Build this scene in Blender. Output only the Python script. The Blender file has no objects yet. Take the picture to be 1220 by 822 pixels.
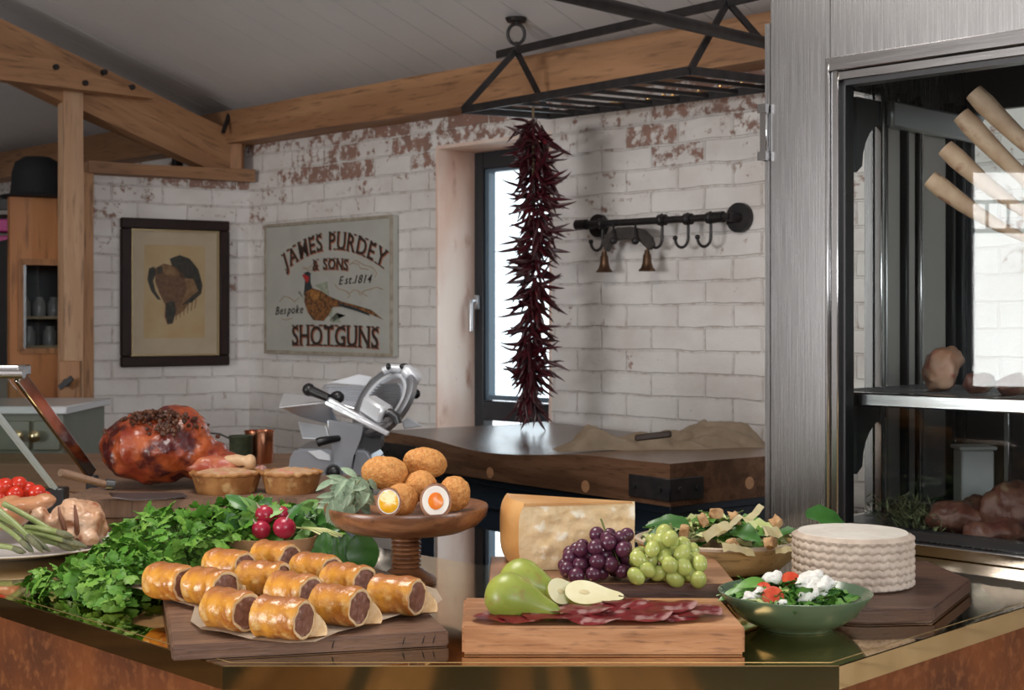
import bpy, bmesh, math, random
from math import pi, sin, cos, radians as R, sqrt, atan2
from mathutils import Vector, Matrix, Euler, noise
random.seed(7)
S = bpy.context.scene
COL = S.collection
H = 1.38            # camera height
FPX = 1694.0        # focal length in pixels of the 1220 px wide frame
# ------------------------------------------------------------------ camera
cd = bpy.data.cameras.new('camera'); cam = bpy.data.objects.new('camera', cd); COL.objects.link(cam)
cam.location = (0, 0, H); cam.rotation_euler = (pi/2, 0, 0)
cd.sensor_width = 36; cd.lens = 36*FPX/1220
cd.shift_y = -31/1220
cd.dof.use_dof = True; cd.dof.focus_distance = 2.1; cd.dof.aperture_fstop = 14
cd.clip_start = .05
S.camera = cam
# ------------------------------------------------------------------ colour and exposure
S.view_settings.view_transform = 'Standard'; S.view_settings.look = 'None'
S.view_settings.gamma = 1; S.view_settings.use_curve_mapping = False
S.view_settings.exposure = 0.17
# ------------------------------------------------------------------ daylight outside
W = bpy.data.worlds.new('sky'); S.world = W; W.use_nodes = True
bg = W.node_tree.nodes['Background']; bg.inputs[0].default_value = (.86, .93, 1, 1); bg.inputs[1].default_value = 2.6
# ------------------------------------------------------------------ large lights: left window daylight, plus added fills with no opening or fitting
def area(name, loc, look, sx, sy, power, col):
    l = bpy.data.lights.new(name, 'AREA'); l.shape = 'RECTANGLE'; l.size = sx; l.size_y = sy
    l.energy = power; l.color = col
    o = bpy.data.objects.new(name, l); COL.objects.link(o); o.location = loc
    d = Vector(look)-Vector(loc); o.rotation_euler = d.to_track_quat('-Z', 'Y').to_euler()
    return o
area('daylight_left_window', (-5.3, -.95, 1.62), (0, 1.2, 1.25), 3.0, 1.3, 235, (1, .98, .97)).rotation_euler = (pi/2, 0, -pi/2)
area('added_rear_fill', (.9, -3.0, 2.3), (0, 2.6, .95), 2.6, 1.3, 85, (.95, .97, 1))  # added fill from behind the camera; the rear wall has no window
area('added_right_fill', (4.6, .6, 2.1), (.4, 3.6, 1.3), 1.4, 1.4, 75, (.9, .95, 1))  # added fill from the right; no window in that wall
area('added_top_fill', (-.55, 2.35, 2.75), (-.1, 2.2, .95), .9, .6, 26, (1, .94, .87))  # added top light over the counter; no pendant hangs there

# ------------------------------------------------------------------ helpers
def at(px, py, Y): return Vector(((px-610)/FPX*Y, Y, H-(py-380)/FPX*Y))
def gp(px, py, z):
    Y = (H-z)*FPX/(py-380); return Vector(((px-610)/FPX*Y, Y, z))
def local(o):
    M = Matrix.LocRotScale(o.location, o.rotation_euler, o.scale)
    return local(o.parent) @ M if o.parent else M
def tag(o, label=None, cat=None, group=None, kind=None):
    if label: o['label'] = label
    if cat: o['category'] = cat
    if group: o['group'] = group
    if kind: o['kind'] = kind
    return o
def thing(name, label, cat, loc=(0, 0, 0), rz=0, group=None):
    o = bpy.data.objects.new(name, None); COL.objects.link(o); o.empty_display_size = .05
    o.location = loc; o.rotation_euler = (0, 0, rz)
    return tag(o, label, cat, group)
def obj(name, bm, mats, parent=None, w=True, sharp=40, label=None, recalc=True):
    if recalc: bmesh.ops.recalc_face_normals(bm, faces=bm.faces)
    me = bpy.data.meshes.new(name); bm.to_mesh(me); bm.free()
    if not isinstance(mats, (list, tuple)): mats = [mats]
    for m in mats: me.materials.append(m)
    if parent is not None and w: me.transform(local(parent).inverted())
    me.polygons.foreach_set('use_smooth', [True]*len(me.polygons))
    me.set_sharp_from_angle(angle=R(sharp))
    o = bpy.data.objects.new(name, me); COL.objects.link(o)
    if parent is not None: o.parent = parent
    if label: o['label'] = label
    return o
def rebase(o):
    """move a one-mesh thing's origin to the bottom middle of its mesh"""
    vs = [v.co for v in o.data.vertices]
    c = Vector(((min(v.x for v in vs)+max(v.x for v in vs))/2, (min(v.y for v in vs)+max(v.y for v in vs))/2, min(v.z for v in vs)))
    o.data.transform(Matrix.Translation(-c)); o.location = c
    return o
def single(name, bm, mats, label, cat, group=None, **k):
    return tag(rebase(obj(name, bm, mats, **k)), label, cat, group)
def dup(root, loc=None, rz=None, label=None):
    def cp(o, par):
        c = o.copy(); COL.objects.link(c)
        if par: c.parent = par
        for ch in [x for x in COL.objects if x.parent == o]: cp(ch, c)
        return c
    r = cp(root, None)
    if loc is not None: r.location = loc
    if rz is not None: r.rotation_euler[2] = rz
    if label: r['label'] = label
    return r
B = bmesh.new
def box(bm, c, s, rot=None, mi=0, bev=0, seg=1):
    M = Matrix.Translation(c) @ (Euler(rot).to_matrix().to_4x4() if rot else Matrix()) @ Matrix.Diagonal((s[0], s[1], s[2], 1))
    r = bmesh.ops.create_cube(bm, size=1, matrix=M)
    fs = set(f for v in r['verts'] for f in v.link_faces)
    for f in fs: f.material_index = mi
    if bev:
        es = list(set(e for v in r['verts'] for e in v.link_edges))
        bmesh.ops.bevel(bm, geom=es, offset=bev, segments=seg, affect='EDGES', profile=.6)
def bx(bm, x0, x1, y0, y1, z0, z1, mi=0, bev=0, seg=1):
    box(bm, ((x0+x1)/2, (y0+y1)/2, (z0+z1)/2), (abs(x1-x0), abs(y1-y0), abs(z1-z0)), None, mi, bev, seg)
def frame_of(d):
    d = Vector(d).normalized(); a = Vector((0, 0, 1)) if abs(d.z) < .9 else Vector((1, 0, 0))
    x = d.cross(a).normalized(); y = d.cross(x).normalized(); return x, y
def tube(bm, pts, r, seg=8, mi=0, flat=1.0, cap=True):
    pts = [Vector(p) for p in pts]; n = len(pts)
    rs = r if isinstance(r, (list, tuple)) else [r]*n
    x = None; rings = []
    for i, p in enumerate(pts):
        d = (pts[min(i+1, n-1)]-pts[max(i-1, 0)])
        if d.length < 1e-9: d = Vector((0, 0, 1))
        d.normalize()
        if x is None: x, y = frame_of(d)
        else:
            x = (x-d*x.dot(d)).normalized(); y = d.cross(x)
        rings.append([bm.verts.new(p+(x*cos(2*pi*k/seg)+y*sin(2*pi*k/seg)*flat)*rs[i]) for k in range(seg)])
    for i in range(n-1):
        for k in range(seg):
            f = bm.faces.new((rings[i][k], rings[i][(k+1) % seg], rings[i+1][(k+1) % seg], rings[i+1][k])); f.material_index = mi
    if cap:
        for rg in (rings[0], rings[-1]):
            try: f = bm.faces.new(rg); f.material_index = mi
            except ValueError: pass
def cyl(bm, p0, p1, r0, r1=None, seg=20, mi=0): tube(bm, [p0, p1], [r0, r0 if r1 is None else r1], seg, mi)
def bar(bm, p0, p1, w_, h_, up=(0, 0, 1), mi=0, bev=0):
    p0 = Vector(p0); p1 = Vector(p1); d = (p1-p0); L = d.length; d.normalize(); up = Vector(up)
    x = d.cross(up).normalized(); z = x.cross(d).normalized()
    M = Matrix((x, d, z)).transposed().to_4x4(); M.translation = (p0+p1)/2
    r = bmesh.ops.create_cube(bm, size=1, matrix=M @ Matrix.Diagonal((w_, L, h_, 1)))
    for f in set(f for v in r['verts'] for f in v.link_faces): f.material_index = mi
    if bev: bmesh.ops.bevel(bm, geom=list(set(e for v in r['verts'] for e in v.link_edges)), offset=bev, segments=1, affect='EDGES')
def lathe(bm, prof, seg=48, M=None, mi=0, fn=None):
    """prof: (r, z) pairs, open line; r=0 ends close"""
    M = M or Matrix(); rings = []
    for (r, z) in prof:
        if r < 1e-6: rings.append([bm.verts.new(M @ Vector((0, 0, z)))]); continue
        ring = []
        for k in range(seg):
            a = 2*pi*k/seg; p = Vector((r*cos(a), r*sin(a), z))
            if fn: p = fn(p, a)
            ring.append(bm.verts.new(M @ p))
        rings.append(ring)
    for i in range(len(rings)-1):
        a, b = rings[i], rings[i+1]
        for k in range(seg):
            k2 = (k+1) % seg
            if len(a) == 1 and len(b) == 1: continue
            if len(a) == 1: f = bm.faces.new((a[0], b[k2], b[k]))
            elif len(b) == 1: f = bm.faces.new((a[k], a[k2], b[0]))
            else: f = bm.faces.new((a[k], a[k2], b[k2], b[k]))
            f.material_index = mi
def ell(bm, c, r, rot=(0, 0, 0), sub=3, amp=0, freq=20, mi=0):
    M = Matrix.Translation(c) @ Euler(rot).to_matrix().to_4x4() @ Matrix.Diagonal((r[0], r[1], r[2], 1))
    q = bmesh.ops.create_icosphere(bm, subdivisions=sub, radius=1, matrix=M)
    c = Vector(c)
    for v in q['verts']:
        if amp:
            d = (v.co-c).normalized(); v.co += d*amp*noise.noise(v.co*freq)
    for f in set(f for v in q['verts'] for f in v.link_faces): f.material_index = mi
def prism(bm, pts, off, mi=0):
    """closed 3D outline pts extruded by vector off"""
    a = [bm.verts.new(Vector(p)) for p in pts]; b = [bm.verts.new(Vector(p)+Vector(off)) for p in pts]
    n = len(a)
    fs = [bm.faces.new(a[::-1]), bm.faces.new(b)]
    for k in range(n): fs.append(bm.faces.new((a[k], a[(k+1) % n], b[(k+1) % n], b[k])))
    for f in fs: f.material_index = mi
def tmpmesh(bm, mods):
    me = bpy.data.meshes.new('t'); bm.to_mesh(me); bm.free()
    o = bpy.data.objects.new('t', me); COL.objects.link(o)
    for typ, kw in mods:
        m = o.modifiers.new('m', typ)
        for k, v in kw.items(): setattr(m, k, v)
    bpy.context.view_layer.update()
    ev = o.evaluated_get(bpy.context.evaluated_depsgraph_get())
    me2 = bpy.data.meshes.new_from_object(ev)
    bpy.data.objects.remove(o); bpy.data.meshes.remove(me)
    out = B(); out.from_mesh(me2); bpy.data.meshes.remove(me2)
    return out
def blobs(parts, voxel=.005, smooth=4, amp=0, freq=30, amp2=0, freq2=90):
    bm = B()
    for p in parts:
        if len(p) == 4: ell(bm, p[0], p[1], p[2], 3)
        elif len(p) == 3: ell(bm, p[0], p[1], p[2], 3)
        else: ell(bm, p[0], p[1], (0, 0, 0), 3)
    bm = tmpmesh(bm, [('REMESH', dict(mode='VOXEL', voxel_size=voxel)), ('SMOOTH', dict(iterations=smooth, factor=.5))])
    bm.normal_update()
    for v in bm.verts:
        d = amp*noise.noise(v.co*freq)+amp2*noise.noise(v.co*freq2+Vector((3, 1, 7)))
        v.co += v.normal*d
    return bm
def basis(o, x, y, z):
    M = Matrix((x, y, z)).transposed().to_4x4(); M.translation = o; return M

# ------------------------------------------------------------------ materials
def mat(name, c1, c2=None, scale=20, rough=.5, metal=0, bump=0, bscale=None, stretch=(1, 1, 1), lo=.35, hi=.65,
        spec=.5, sss=0, coat=0, c3=None, s3=60, lo3=.55, hi3=.65, detail=6, emis=None, trans=0, aniso=0, r2=None, bdist=.004, distort=0):
    m = bpy.data.materials.new(name); m.use_nodes = True; nt = m.node_tree; N = nt.nodes; L = nt.links
    p = N['Principled BSDF']; p.inputs['Roughness'].default_value = rough; p.inputs['Metallic'].default_value = metal
    p.inputs['Specular IOR Level'].default_value = spec; p.inputs['Base Color'].default_value = (*c1, 1)
    if sss: p.inputs['Subsurface Weight'].default_value = sss; p.inputs['Subsurface Radius'].default_value = (.02, .008, .004)
    if sss: p.inputs['Subsurface Scale'].default_value = .5
    if coat: p.inputs['Coat Weight'].default_value = coat; p.inputs['Coat Roughness'].default_value = .12
    if trans: p.inputs['Transmission Weight'].default_value = trans
    if aniso: p.inputs['Anisotropic'].default_value = aniso
    if emis: p.inputs['Emission Color'].default_value = (*emis[0], 1); p.inputs['Emission Strength'].default_value = emis[1]
    tc = N.new('ShaderNodeTexCoord'); mp = N.new('ShaderNodeMapping'); L.new(tc.outputs['Object'], mp.inputs[0])
    mp.inputs['Scale'].default_value = stretch
    def nz(sc, det=detail, dist=0):
        n = N.new('ShaderNodeTexNoise'); n.inputs['Scale'].default_value = sc; n.inputs['Detail'].default_value = det
        n.inputs['Distortion'].default_value = dist
        L.new(mp.outputs[0], n.inputs['Vector']); return n
    def ramp(src, a, b):
        r = N.new('ShaderNodeMapRange'); r.inputs[1].default_value = a; r.inputs[2].default_value = b; L.new(src, r.inputs[0]); return r
    colout = None
    if c2:
        n = nz(scale, dist=distort); r = ramp(n.outputs[0], lo, hi)
        mx = N.new('ShaderNodeMix'); mx.data_type = 'RGBA'; mx.inputs[6].default_value = (*c1, 1); mx.inputs[7].default_value = (*c2, 1)
        L.new(r.outputs[0], mx.inputs[0]); colout = mx.outputs[2]
        if r2 is not None:
            rr = N.new('ShaderNodeMapRange'); rr.inputs[3].default_value = rough; rr.inputs[4].default_value = r2
            L.new(r.outputs[0], rr.inputs[0]); L.new(rr.outputs[0], p.inputs['Roughness'])
    if c3:
        n3 = nz(s3); r3 = ramp(n3.outputs[0], lo3, hi3)
        mx = N.new('ShaderNodeMix'); mx.data_type = 'RGBA'; mx.inputs[7].default_value = (*c3, 1)
        if colout: L.new(colout, mx.inputs[6])
        else: mx.inputs[6].default_value = (*c1, 1)
        L.new(r3.outputs[0], mx.inputs[0]); colout = mx.outputs[2]
    if colout: L.new(colout, p.inputs['Base Color'])
    if bump:
        nb = nz(bscale or scale*3); b = N.new('ShaderNodeBump'); b.inputs['Strength'].default_value = bump; b.inputs['Distance'].default_value = bdist
        L.new(nb.outputs[0], b.inputs['Height']); L.new(b.outputs[0], p.inputs['Normal'])
    return m
def wood(name, c1, c2, axis='x', scale=14, rough=.5, bump=.3, dark=None, ring=.0, coat=0, rz=0, stave=None):
    m = bpy.data.materials.new(name); m.use_nodes = True; nt = m.node_tree; N = nt.nodes; L = nt.links
    p = N['Principled BSDF']; p.inputs['Roughness'].default_value = rough
    if coat: p.inputs['Coat Weight'].default_value = coat; p.inputs['Coat Roughness'].default_value = .2
    tc = N.new('ShaderNodeTexCoord'); m0 = N.new('ShaderNodeMapping'); m0.inputs['Rotation'].default_value = (0, 0, -rz)
    L.new(tc.outputs['Object'], m0.inputs[0])
    mp = N.new('ShaderNodeMapping'); L.new(m0.outputs[0], mp.inputs[0])
    st = {'x': (.12, 1, 1), 'y': (1, .12, 1), 'z': (1, 1, .12)}[axis]; mp.inputs['Scale'].default_value = st
    n1 = N.new('ShaderNodeTexNoise'); n1.inputs['Scale'].default_value = scale; n1.inputs['Detail'].default_value = 8; n1.inputs['Distortion'].default_value = 1.2
    n2 = N.new('ShaderNodeTexNoise'); n2.inputs['Scale'].default_value = scale*7; n2.inputs['Detail'].default_value = 5
    n3 = N.new('ShaderNodeTexNoise'); n3.inputs['Scale'].default_value = scale*.35; n3.inputs['Detail'].default_value = 3
    for n in (n1, n2, n3): L.new(mp.outputs[0], n.inputs['Vector'])
    r1 = N.new('ShaderNodeMapRange'); r1.inputs[1].default_value = .36; r1.inputs[2].default_value = .64; L.new(n1.outputs[0], r1.inputs[0])
    mx = N.new('ShaderNodeMix'); mx.data_type = 'RGBA'; mx.inputs[6].default_value = (*c1, 1); mx.inputs[7].default_value = (*c2, 1); L.new(r1.outputs[0], mx.inputs[0])
    out = mx.outputs[2]
    dk = dark or tuple(x*.35 for x in c2)
    r3 = N.new('ShaderNodeMapRange'); r3.inputs[1].default_value = .54; r3.inputs[2].default_value = .75; r3.inputs[4].default_value = .8; L.new(n2.outputs[0], r3.inputs[0])
    mx2 = N.new('ShaderNodeMix'); mx2.data_type = 'RGBA'; L.new(out, mx2.inputs[6]); mx2.inputs[7].default_value = (*dk, 1); L.new(r3.outputs[0], mx2.inputs[0])
    out = mx2.outputs[2]
    r4 = N.new('ShaderNodeMapRange'); r4.inputs[1].default_value = .5; r4.inputs[2].default_value = .7; r4.inputs[4].default_value = .6; L.new(n3.outputs[0], r4.inputs[0])
    mx3 = N.new('ShaderNodeMix'); mx3.data_type = 'RGBA'; L.new(out, mx3.inputs[6]); mx3.inputs[7].default_value = (*[x*.55 for x in c2], 1); L.new(r4.outputs[0], mx3.inputs[0])
    out = mx3.outputs[2]
    if stave:   # glued staves: width along y, three tones
        br = N.new('ShaderNodeTexBrick'); br.inputs['Scale'].default_value = 1; br.inputs['Brick Width'].default_value = stave[0]; br.inputs['Row Height'].default_value = stave[1]
        br.inputs['Mortar Size'].default_value = .0006; br.inputs['Color1'].default_value = (1, 1, 1, 1); br.inputs['Color2'].default_value = (.62, .55, .5, 1); br.inputs['Mortar'].default_value = (.25, .18, .12, 1)
        br.offset = .37
        L.new(m0.outputs[0], br.inputs['Vector'])
        mu = N.new('ShaderNodeMix'); mu.data_type = 'RGBA'; mu.blend_type = 'MULTIPLY'; mu.inputs[0].default_value = 1
        L.new(out, mu.inputs[6]); L.new(br.outputs[0], mu.inputs[7]); out = mu.outputs[2]
    L.new(out, p.inputs['Base Color'])
    b = N.new('ShaderNodeBump'); b.inputs['Strength'].default_value = bump; b.inputs['Distance'].default_value = .003
    L.new(n2.outputs[0], b.inputs['Height']); L.new(b.outputs[0], p.inputs['Normal'])
    return m
def brick_mat(name, wear=0.0):
    m = bpy.data.materials.new(name); m.use_nodes = True; nt = m.node_tree; N = nt.nodes; L = nt.links
    p = N['Principled BSDF']; p.inputs['Roughness'].default_value = .6
    tc = N.new('ShaderNodeTexCoord'); sp = N.new('ShaderNodeSeparateXYZ'); L.new(tc.outputs['Object'], sp.inputs[0])
    ad = N.new('ShaderNodeMath'); L.new(sp.outputs[0], ad.inputs[0]); L.new(sp.outputs[1], ad.inputs[1])
    # slight wobble of the courses
    cb = N.new('ShaderNodeCombineXYZ'); L.new(ad.outputs[0], cb.inputs[0]); L.new(sp.outputs[2], cb.inputs[1])
    wn = N.new('ShaderNodeTexNoise'); wn.inputs['Scale'].default_value = 7; wn.inputs['Detail'].default_value = 4; L.new(cb.outputs[0], wn.inputs['Vector'])
    sc = N.new('ShaderNodeVectorMath'); sc.operation = 'MULTIPLY_ADD'; sc.inputs[1].default_value = (.022, .022, 0)
    L.new(wn.outputs['Color'], sc.inputs[0]); L.new(cb.outputs[0], sc.inputs[2])
    br = N.new('ShaderNodeTexBrick'); br.inputs['Scale'].default_value = 1; br.inputs['Brick Width'].default_value = .235; br.inputs['Row Height'].default_value = .080
    br.inputs['Mortar Size'].default_value = .0052; br.inputs['Mortar Smooth'].default_value = .5; br.inputs['Bias'].default_value = 0
    br.inputs['Color1'].default_value = (0, 0, 0, 1); br.inputs['Color2'].default_value = (1, 1, 1, 1); br.inputs['Mortar'].default_value = (.3, .3, .3, 1)
    L.new(sc.outputs[0], br.inputs['Vector'])
    # paint wear: broad zone noise plus a value per brick plus fine noise; heavier near the roof
    zn = N.new('ShaderNodeTexNoise'); zn.inputs['Scale'].default_value = 2.1; zn.inputs['Detail'].default_value = 2; L.new(cb.outputs[0], zn.inputs['Vector'])
    fn = N.new('ShaderNodeTexNoise'); fn.inputs['Scale'].default_value = 24; fn.inputs['Detail'].default_value = 8; fn.inputs['Roughness'].default_value = .65; L.new(cb.outputs[0], fn.inputs['Vector'])
    hz = N.new('ShaderNodeMapRange'); hz.inputs[1].default_value = 1.3; hz.inputs[2].default_value = 2.1; hz.inputs[3].default_value = -.10+wear; hz.inputs[4].default_value = .07+wear; L.new(sp.outputs[2], hz.inputs[0])
    def mth(op, a, b, cval=None):
        n = N.new('ShaderNodeMath'); n.operation = op
        for i, x in enumerate((a, b)):
            if isinstance(x, (int, float)): n.inputs[i].default_value = x
            else: L.new(x, n.inputs[i])
        return n.outputs[0]
    s = mth('ADD', mth('MULTIPLY', zn.outputs[0], .55), mth('MULTIPLY', fn.outputs[0], .85))
    bv = N.new('ShaderNodeSeparateColor'); L.new(br.outputs[0], bv.inputs[0])
    s = mth('ADD', s, mth('MULTIPLY', bv.outputs[0], .22)); s = mth('ADD', s, hz.outputs[0])
    wr = N.new('ShaderNodeMapRange'); wr.inputs[1].default_value = .90; wr.inputs[2].default_value = .98; L.new(s, wr.inputs[0])
    raw = N.new('ShaderNodeMix'); raw.data_type = 'RGBA'; raw.inputs[6].default_value = (.40, .22, .165, 1); raw.inputs[7].default_value = (.24, .155, .125, 1)
    n5 = N.new('ShaderNodeTexNoise'); n5.inputs['Scale'].default_value = 9; L.new(cb.outputs[0], n5.inputs['Vector']); L.new(n5.outputs[0], raw.inputs[0])
    # paint colour with faint dirt
    dn = N.new('ShaderNodeTexNoise'); dn.inputs['Scale'].default_value = 5; dn.inputs['Detail'].default_value = 8; L.new(cb.outputs[0], dn.inputs['Vector'])
    dr = N.new('ShaderNodeMapRange'); dr.inputs[1].default_value = .4; dr.inputs[2].default_value = .75; L.new(dn.outputs[0], dr.inputs[0])
    pc = N.new('ShaderNodeMix'); pc.data_type = 'RGBA'; pc.inputs[6].default_value = (.80, .77, .745, 1); pc.inputs[7].default_value = (.66, .605, .57, 1); L.new(dr.outputs[0], pc.inputs[0])
    mo = N.new('ShaderNodeMix'); mo.data_type = 'RGBA'; L.new(pc.outputs[2], mo.inputs[6]); mo.inputs[7].default_value = (.52, .44, .40, 1)
    # broken dark joint lines
    jn = N.new('ShaderNodeMapRange'); jn.inputs[1].default_value = .46; jn.inputs[2].default_value = .62; jn.inputs[4].default_value = .75; L.new(fn.outputs[0], jn.inputs[0])
    L.new(mth('MULTIPLY', br.outputs['Fac'], jn.outputs[0]), mo.inputs[0])
    fx = N.new('ShaderNodeMix'); fx.data_type = 'RGBA'; L.new(wr.outputs[0], fx.inputs[0]); L.new(mo.outputs[2], fx.inputs[6]); L.new(raw.outputs[2], fx.inputs[7])
    L.new(fx.outputs[2], p.inputs['Base Color'])
    # relief
    h = mth('SUBTRACT', mth('MULTIPLY', fn.outputs[0], .35), mth('MULTIPLY', br.outputs['Fac'], .6)); h = mth('SUBTRACT', h, mth('MULTIPLY', wr.outputs[0], .15))
    h = mth('ADD', h, mth('MULTIPLY', bv.outputs[0], .12))
    b = N.new('ShaderNodeBump'); b.inputs['Strength'].default_value = .8; b.inputs['Distance'].default_value = .012; L.new(h, b.inputs['Height']); L.new(b.outputs[0], p.inputs['Normal'])
    return m
def glass_mat(name, tint=(.95, .98, .98), mixf=.034, rough=.0):
    m = bpy.data.materials.new(name); m.use_nodes = True; nt = m.node_tree; N = nt.nodes; L = nt.links; N.clear()
    o = N.new('ShaderNodeOutputMaterial'); t = N.new('ShaderNodeBsdfTransparent'); t.inputs[0].default_value = (*tint, 1)
    g = N.new('ShaderNodeBsdfGlossy'); g.inputs['Roughness'].default_value = rough; f = N.new('ShaderNodeLayerWeight'); f.inputs[0].default_value = .5
    pw = N.new('ShaderNodeMath'); pw.operation = 'POWER'; pw.inputs[1].default_value = 4; L.new(f.outputs['Facing'], pw.inputs[0])
    ad = N.new('ShaderNodeMath'); ad.operation = 'MULTIPLY_ADD'; ad.inputs[1].default_value = .34; ad.inputs[2].default_value = mixf*.5; L.new(pw.outputs[0], ad.inputs[0])
    mx = N.new('ShaderNodeMixShader'); L.new(ad.outputs[0], mx.inputs[0]); L.new(t.outputs[0], mx.inputs[1]); L.new(g.outputs[0], mx.inputs[2]); L.new(mx.outputs[0], o.inputs[0])
    return m
def steel_mat(name, col=(.55, .55, .56), rough=.28, streak=(1, 1, .02), sc=300):
    m = mat(name, col, rough=rough, metal=1)
    nt = m.node_tree; N = nt.nodes; L = nt.links; p = N['Principled BSDF']
    tc = N.new('ShaderNodeTexCoord'); mp = N.new('ShaderNodeMapping'); mp.inputs['Scale'].default_value = streak; L.new(tc.outputs['Object'], mp.inputs[0])
    n = N.new('ShaderNodeTexNoise'); n.inputs['Scale'].default_value = sc; n.inputs['Detail'].default_value = 3; L.new(mp.outputs[0], n.inputs['Vector'])
    b = N.new('ShaderNodeBump'); b.inputs['Strength'].default_value = .06; b.inputs['Distance'].default_value = .001; L.new(n.outputs[0], b.inputs['Height']); L.new(b.outputs[0], p.inputs['Normal'])
    r = N.new('ShaderNodeMapRange'); r.inputs[3].default_value = rough*.8; r.inputs[4].default_value = rough*1.25; L.new(n.outputs[0], r.inputs[0]); L.new(r.outputs[0], p.inputs['Roughness'])
    return m
M = {}
M['brick'] = brick_mat('white_painted_brick')
M['brick_pink'] = brick_mat('worn_painted_brick', .04)
M['reveal'] = mat('pink_limewashed_reveal', (.74, .50, .40), (.85, .72, .64), scale=5, rough=.8, bump=.5, bscale=25, stretch=(1, 1, .5), c3=(.5, .28, .2), s3=14, lo3=.6, hi3=.75)
M['ceiling'] = mat('painted_ceiling_board', (.74, .735, .74), (.68, .675, .68), scale=2, rough=.45)
M['floor'] = wood('dark_plank_floor', (.30, .19, .11), (.17, .10, .06), 'y', 4, .45, .2, stave=(.31, 2.4))
M['roomwall'] = mat('dark_timber_wall', (.26, .24, .22), (.32, .29, .26), scale=4, rough=.6, stretch=(1, 1, .1))
M['oak'] = wood('oak_beam', (.44, .235, .115), (.32, .155, .07), 'x', 9, .6, .3)
M['oak_light'] = wood('pale_oak', (.62, .40, .25), (.52, .31, .18), 'x', 9, .6, .25)
M['oak_z'] = wood('oak_upright', (.42, .20, .08), (.31, .135, .05), 'z', 8, .5, .25)
M['brass'] = mat('polished_brass', (.60, .43, .20), (.50, .34, .14), scale=6, rough=.035, metal=1, r2=.07, bump=.008, bscale=6)
M['rust'] = mat('rusted_metal_sheet', (.20, .062, .018), (.10, .034, .014), scale=7, rough=.75, spec=.15, bump=.25, bscale=140, c3=(.27, .10, .035), s3=60, lo3=.5, hi3=.8)
M['steel'] = steel_mat('brushed_steel', (.275, .27, .27), .26)
M['steel_h'] = steel_mat('brushed_steel_rail', (.55, .54, .54), .16, (.02, .02, 1))
M['dark_steel'] = mat('dark_steel', (.10, .10, .105), rough=.4, metal=.8)
M['iron'] = mat('black_iron', (.018, .017, .018), (.035, .03, .03), scale=30, rough=.45, metal=.4)
M['black'] = mat('black_plastic', (.012, .012, .014), rough=.35)
M['navy'] = mat('navy_paint', (.012, .022, .035), rough=.5)
M['window_frame'] = mat('slate_window_frame', (.022, .026, .032), rough=.4)
M['glass'] = glass_mat('clear_glass')
M['guard_glass'] = glass_mat('guard_glass', (.90, .95, .94), .05)

# ================================================================== THE SETTING
# wall frame: local x runs along the sign / window wall towards the right, local y is outwards, z up
U = Vector((1, -1, 0))/sqrt(2); Wd = Vector((1, 1, 0))/sqrt(2); Z = Vector((0, 0, 1))
WO = Vector((-1.247, 6.747, 0))
def wl(s, d, z): return WO+U*s-Wd*d+Z*z          # d = distance in front of the wall
def wpt(px, py, d=0):
    t = (px-610)/FPX; Y = (5.5-d*sqrt(2))/(1+t); X = t*Y
    return ((Vector((X, Y, 0))-WO).dot(U), H-(py-380)/FPX*Y)
def struct(name, bm, m, loc=None, rz=0, **k):
    o = obj(name, bm, m, **k); o['kind'] = 'structure'
    if loc is not None: o.location = loc; o.rotation_euler = (0, 0, rz)
    return o
bm = B()
s0, s1 = wpt(520, 300)[0], wpt(657, 300)[0]
WT = .30
for x0, x1, z0, z1 in ((-4.6, s0, 0, 3.0), (s0, s1, 2.085, 3.0), (s1, 7.5, 0, 3.0)):
    bx(bm, x0, x1, 0, WT, z0, z1)
struct('wall_window_side', bm, M['brick'], WO, -pi/4)
# painted reveal linings of the tall window
bm = B(); bx(bm, s0, s0+.012, -.004, .262, 0, 2.085); struct('trim_1', bm, M['reveal'], WO, -pi/4)
bm = B(); bx(bm, s0+.012, s1, -.002, .262, 2.073, 2.087); struct('trim_2', bm, M['reveal'], WO, -pi/4)
bm = B(); bx(bm, s1-.012, s1, -.002, .262, 0, 2.073); struct('trim_3', bm, M['reveal'], WO, -pi/4)
# window 1: slate frame, two lights, handle
def win(name, x0, x1, z0, z1, y, tr, fw=.055):
    bm = B()
    bx(bm, x0, x0+fw, y, y+.06, z0, z1, bev=.004); bx(bm, x1-fw, x1, y, y+.06, z0, z1, bev=.004)
    bx(bm, x0+fw, x1-fw, y, y+.06, z1-fw*1.3, z1, bev=.004); bx(bm, x0+fw, x1-fw, y, y+.06, z0, z0+fw, bev=.004)
    for t in tr: bx(bm, x0+fw, x1-fw, y, y+.06, t-.04, t+.04, bev=.004)
    w = struct(name, bm, M['window_frame'], WO, -pi/4)
    # inner sash bead, bluish grey
    bm = B(); zs = [z0]+list(tr)+[z1]
    for a, b in zip(zs[:-1], zs[1:]):
        a += .045; b -= .065
        bx(bm, x0+fw, x0+fw+.022, y+.012, y+.05, a, b); bx(bm, x1-fw-.022, x1-fw, y+.012, y+.05, a, b)
        bx(bm, x0+fw, x1-fw, y+.012, y+.05, b-.02, b); bx(bm, x0+fw, x1-fw, y+.012, y+.05, a, a+.02)
    s = obj('sash', bm, M['sash'], w, w=False)
    for a, b in zip(zs[:-1], zs[1:]):
        bm = B(); bx(bm, x0+fw+.02, x1-fw-.02, y+.028, y+.034, a+.06, b-.08); obj('window_pane', bm, M['glass'], w, w=False)
    return w
M['sash'] = mat('blue_grey_sash', (.10, .15, .20), rough=.35)
w1 = win('window_1', s0+.012, s1-.012, 0, 2.073, .20, (1.0,))
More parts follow.
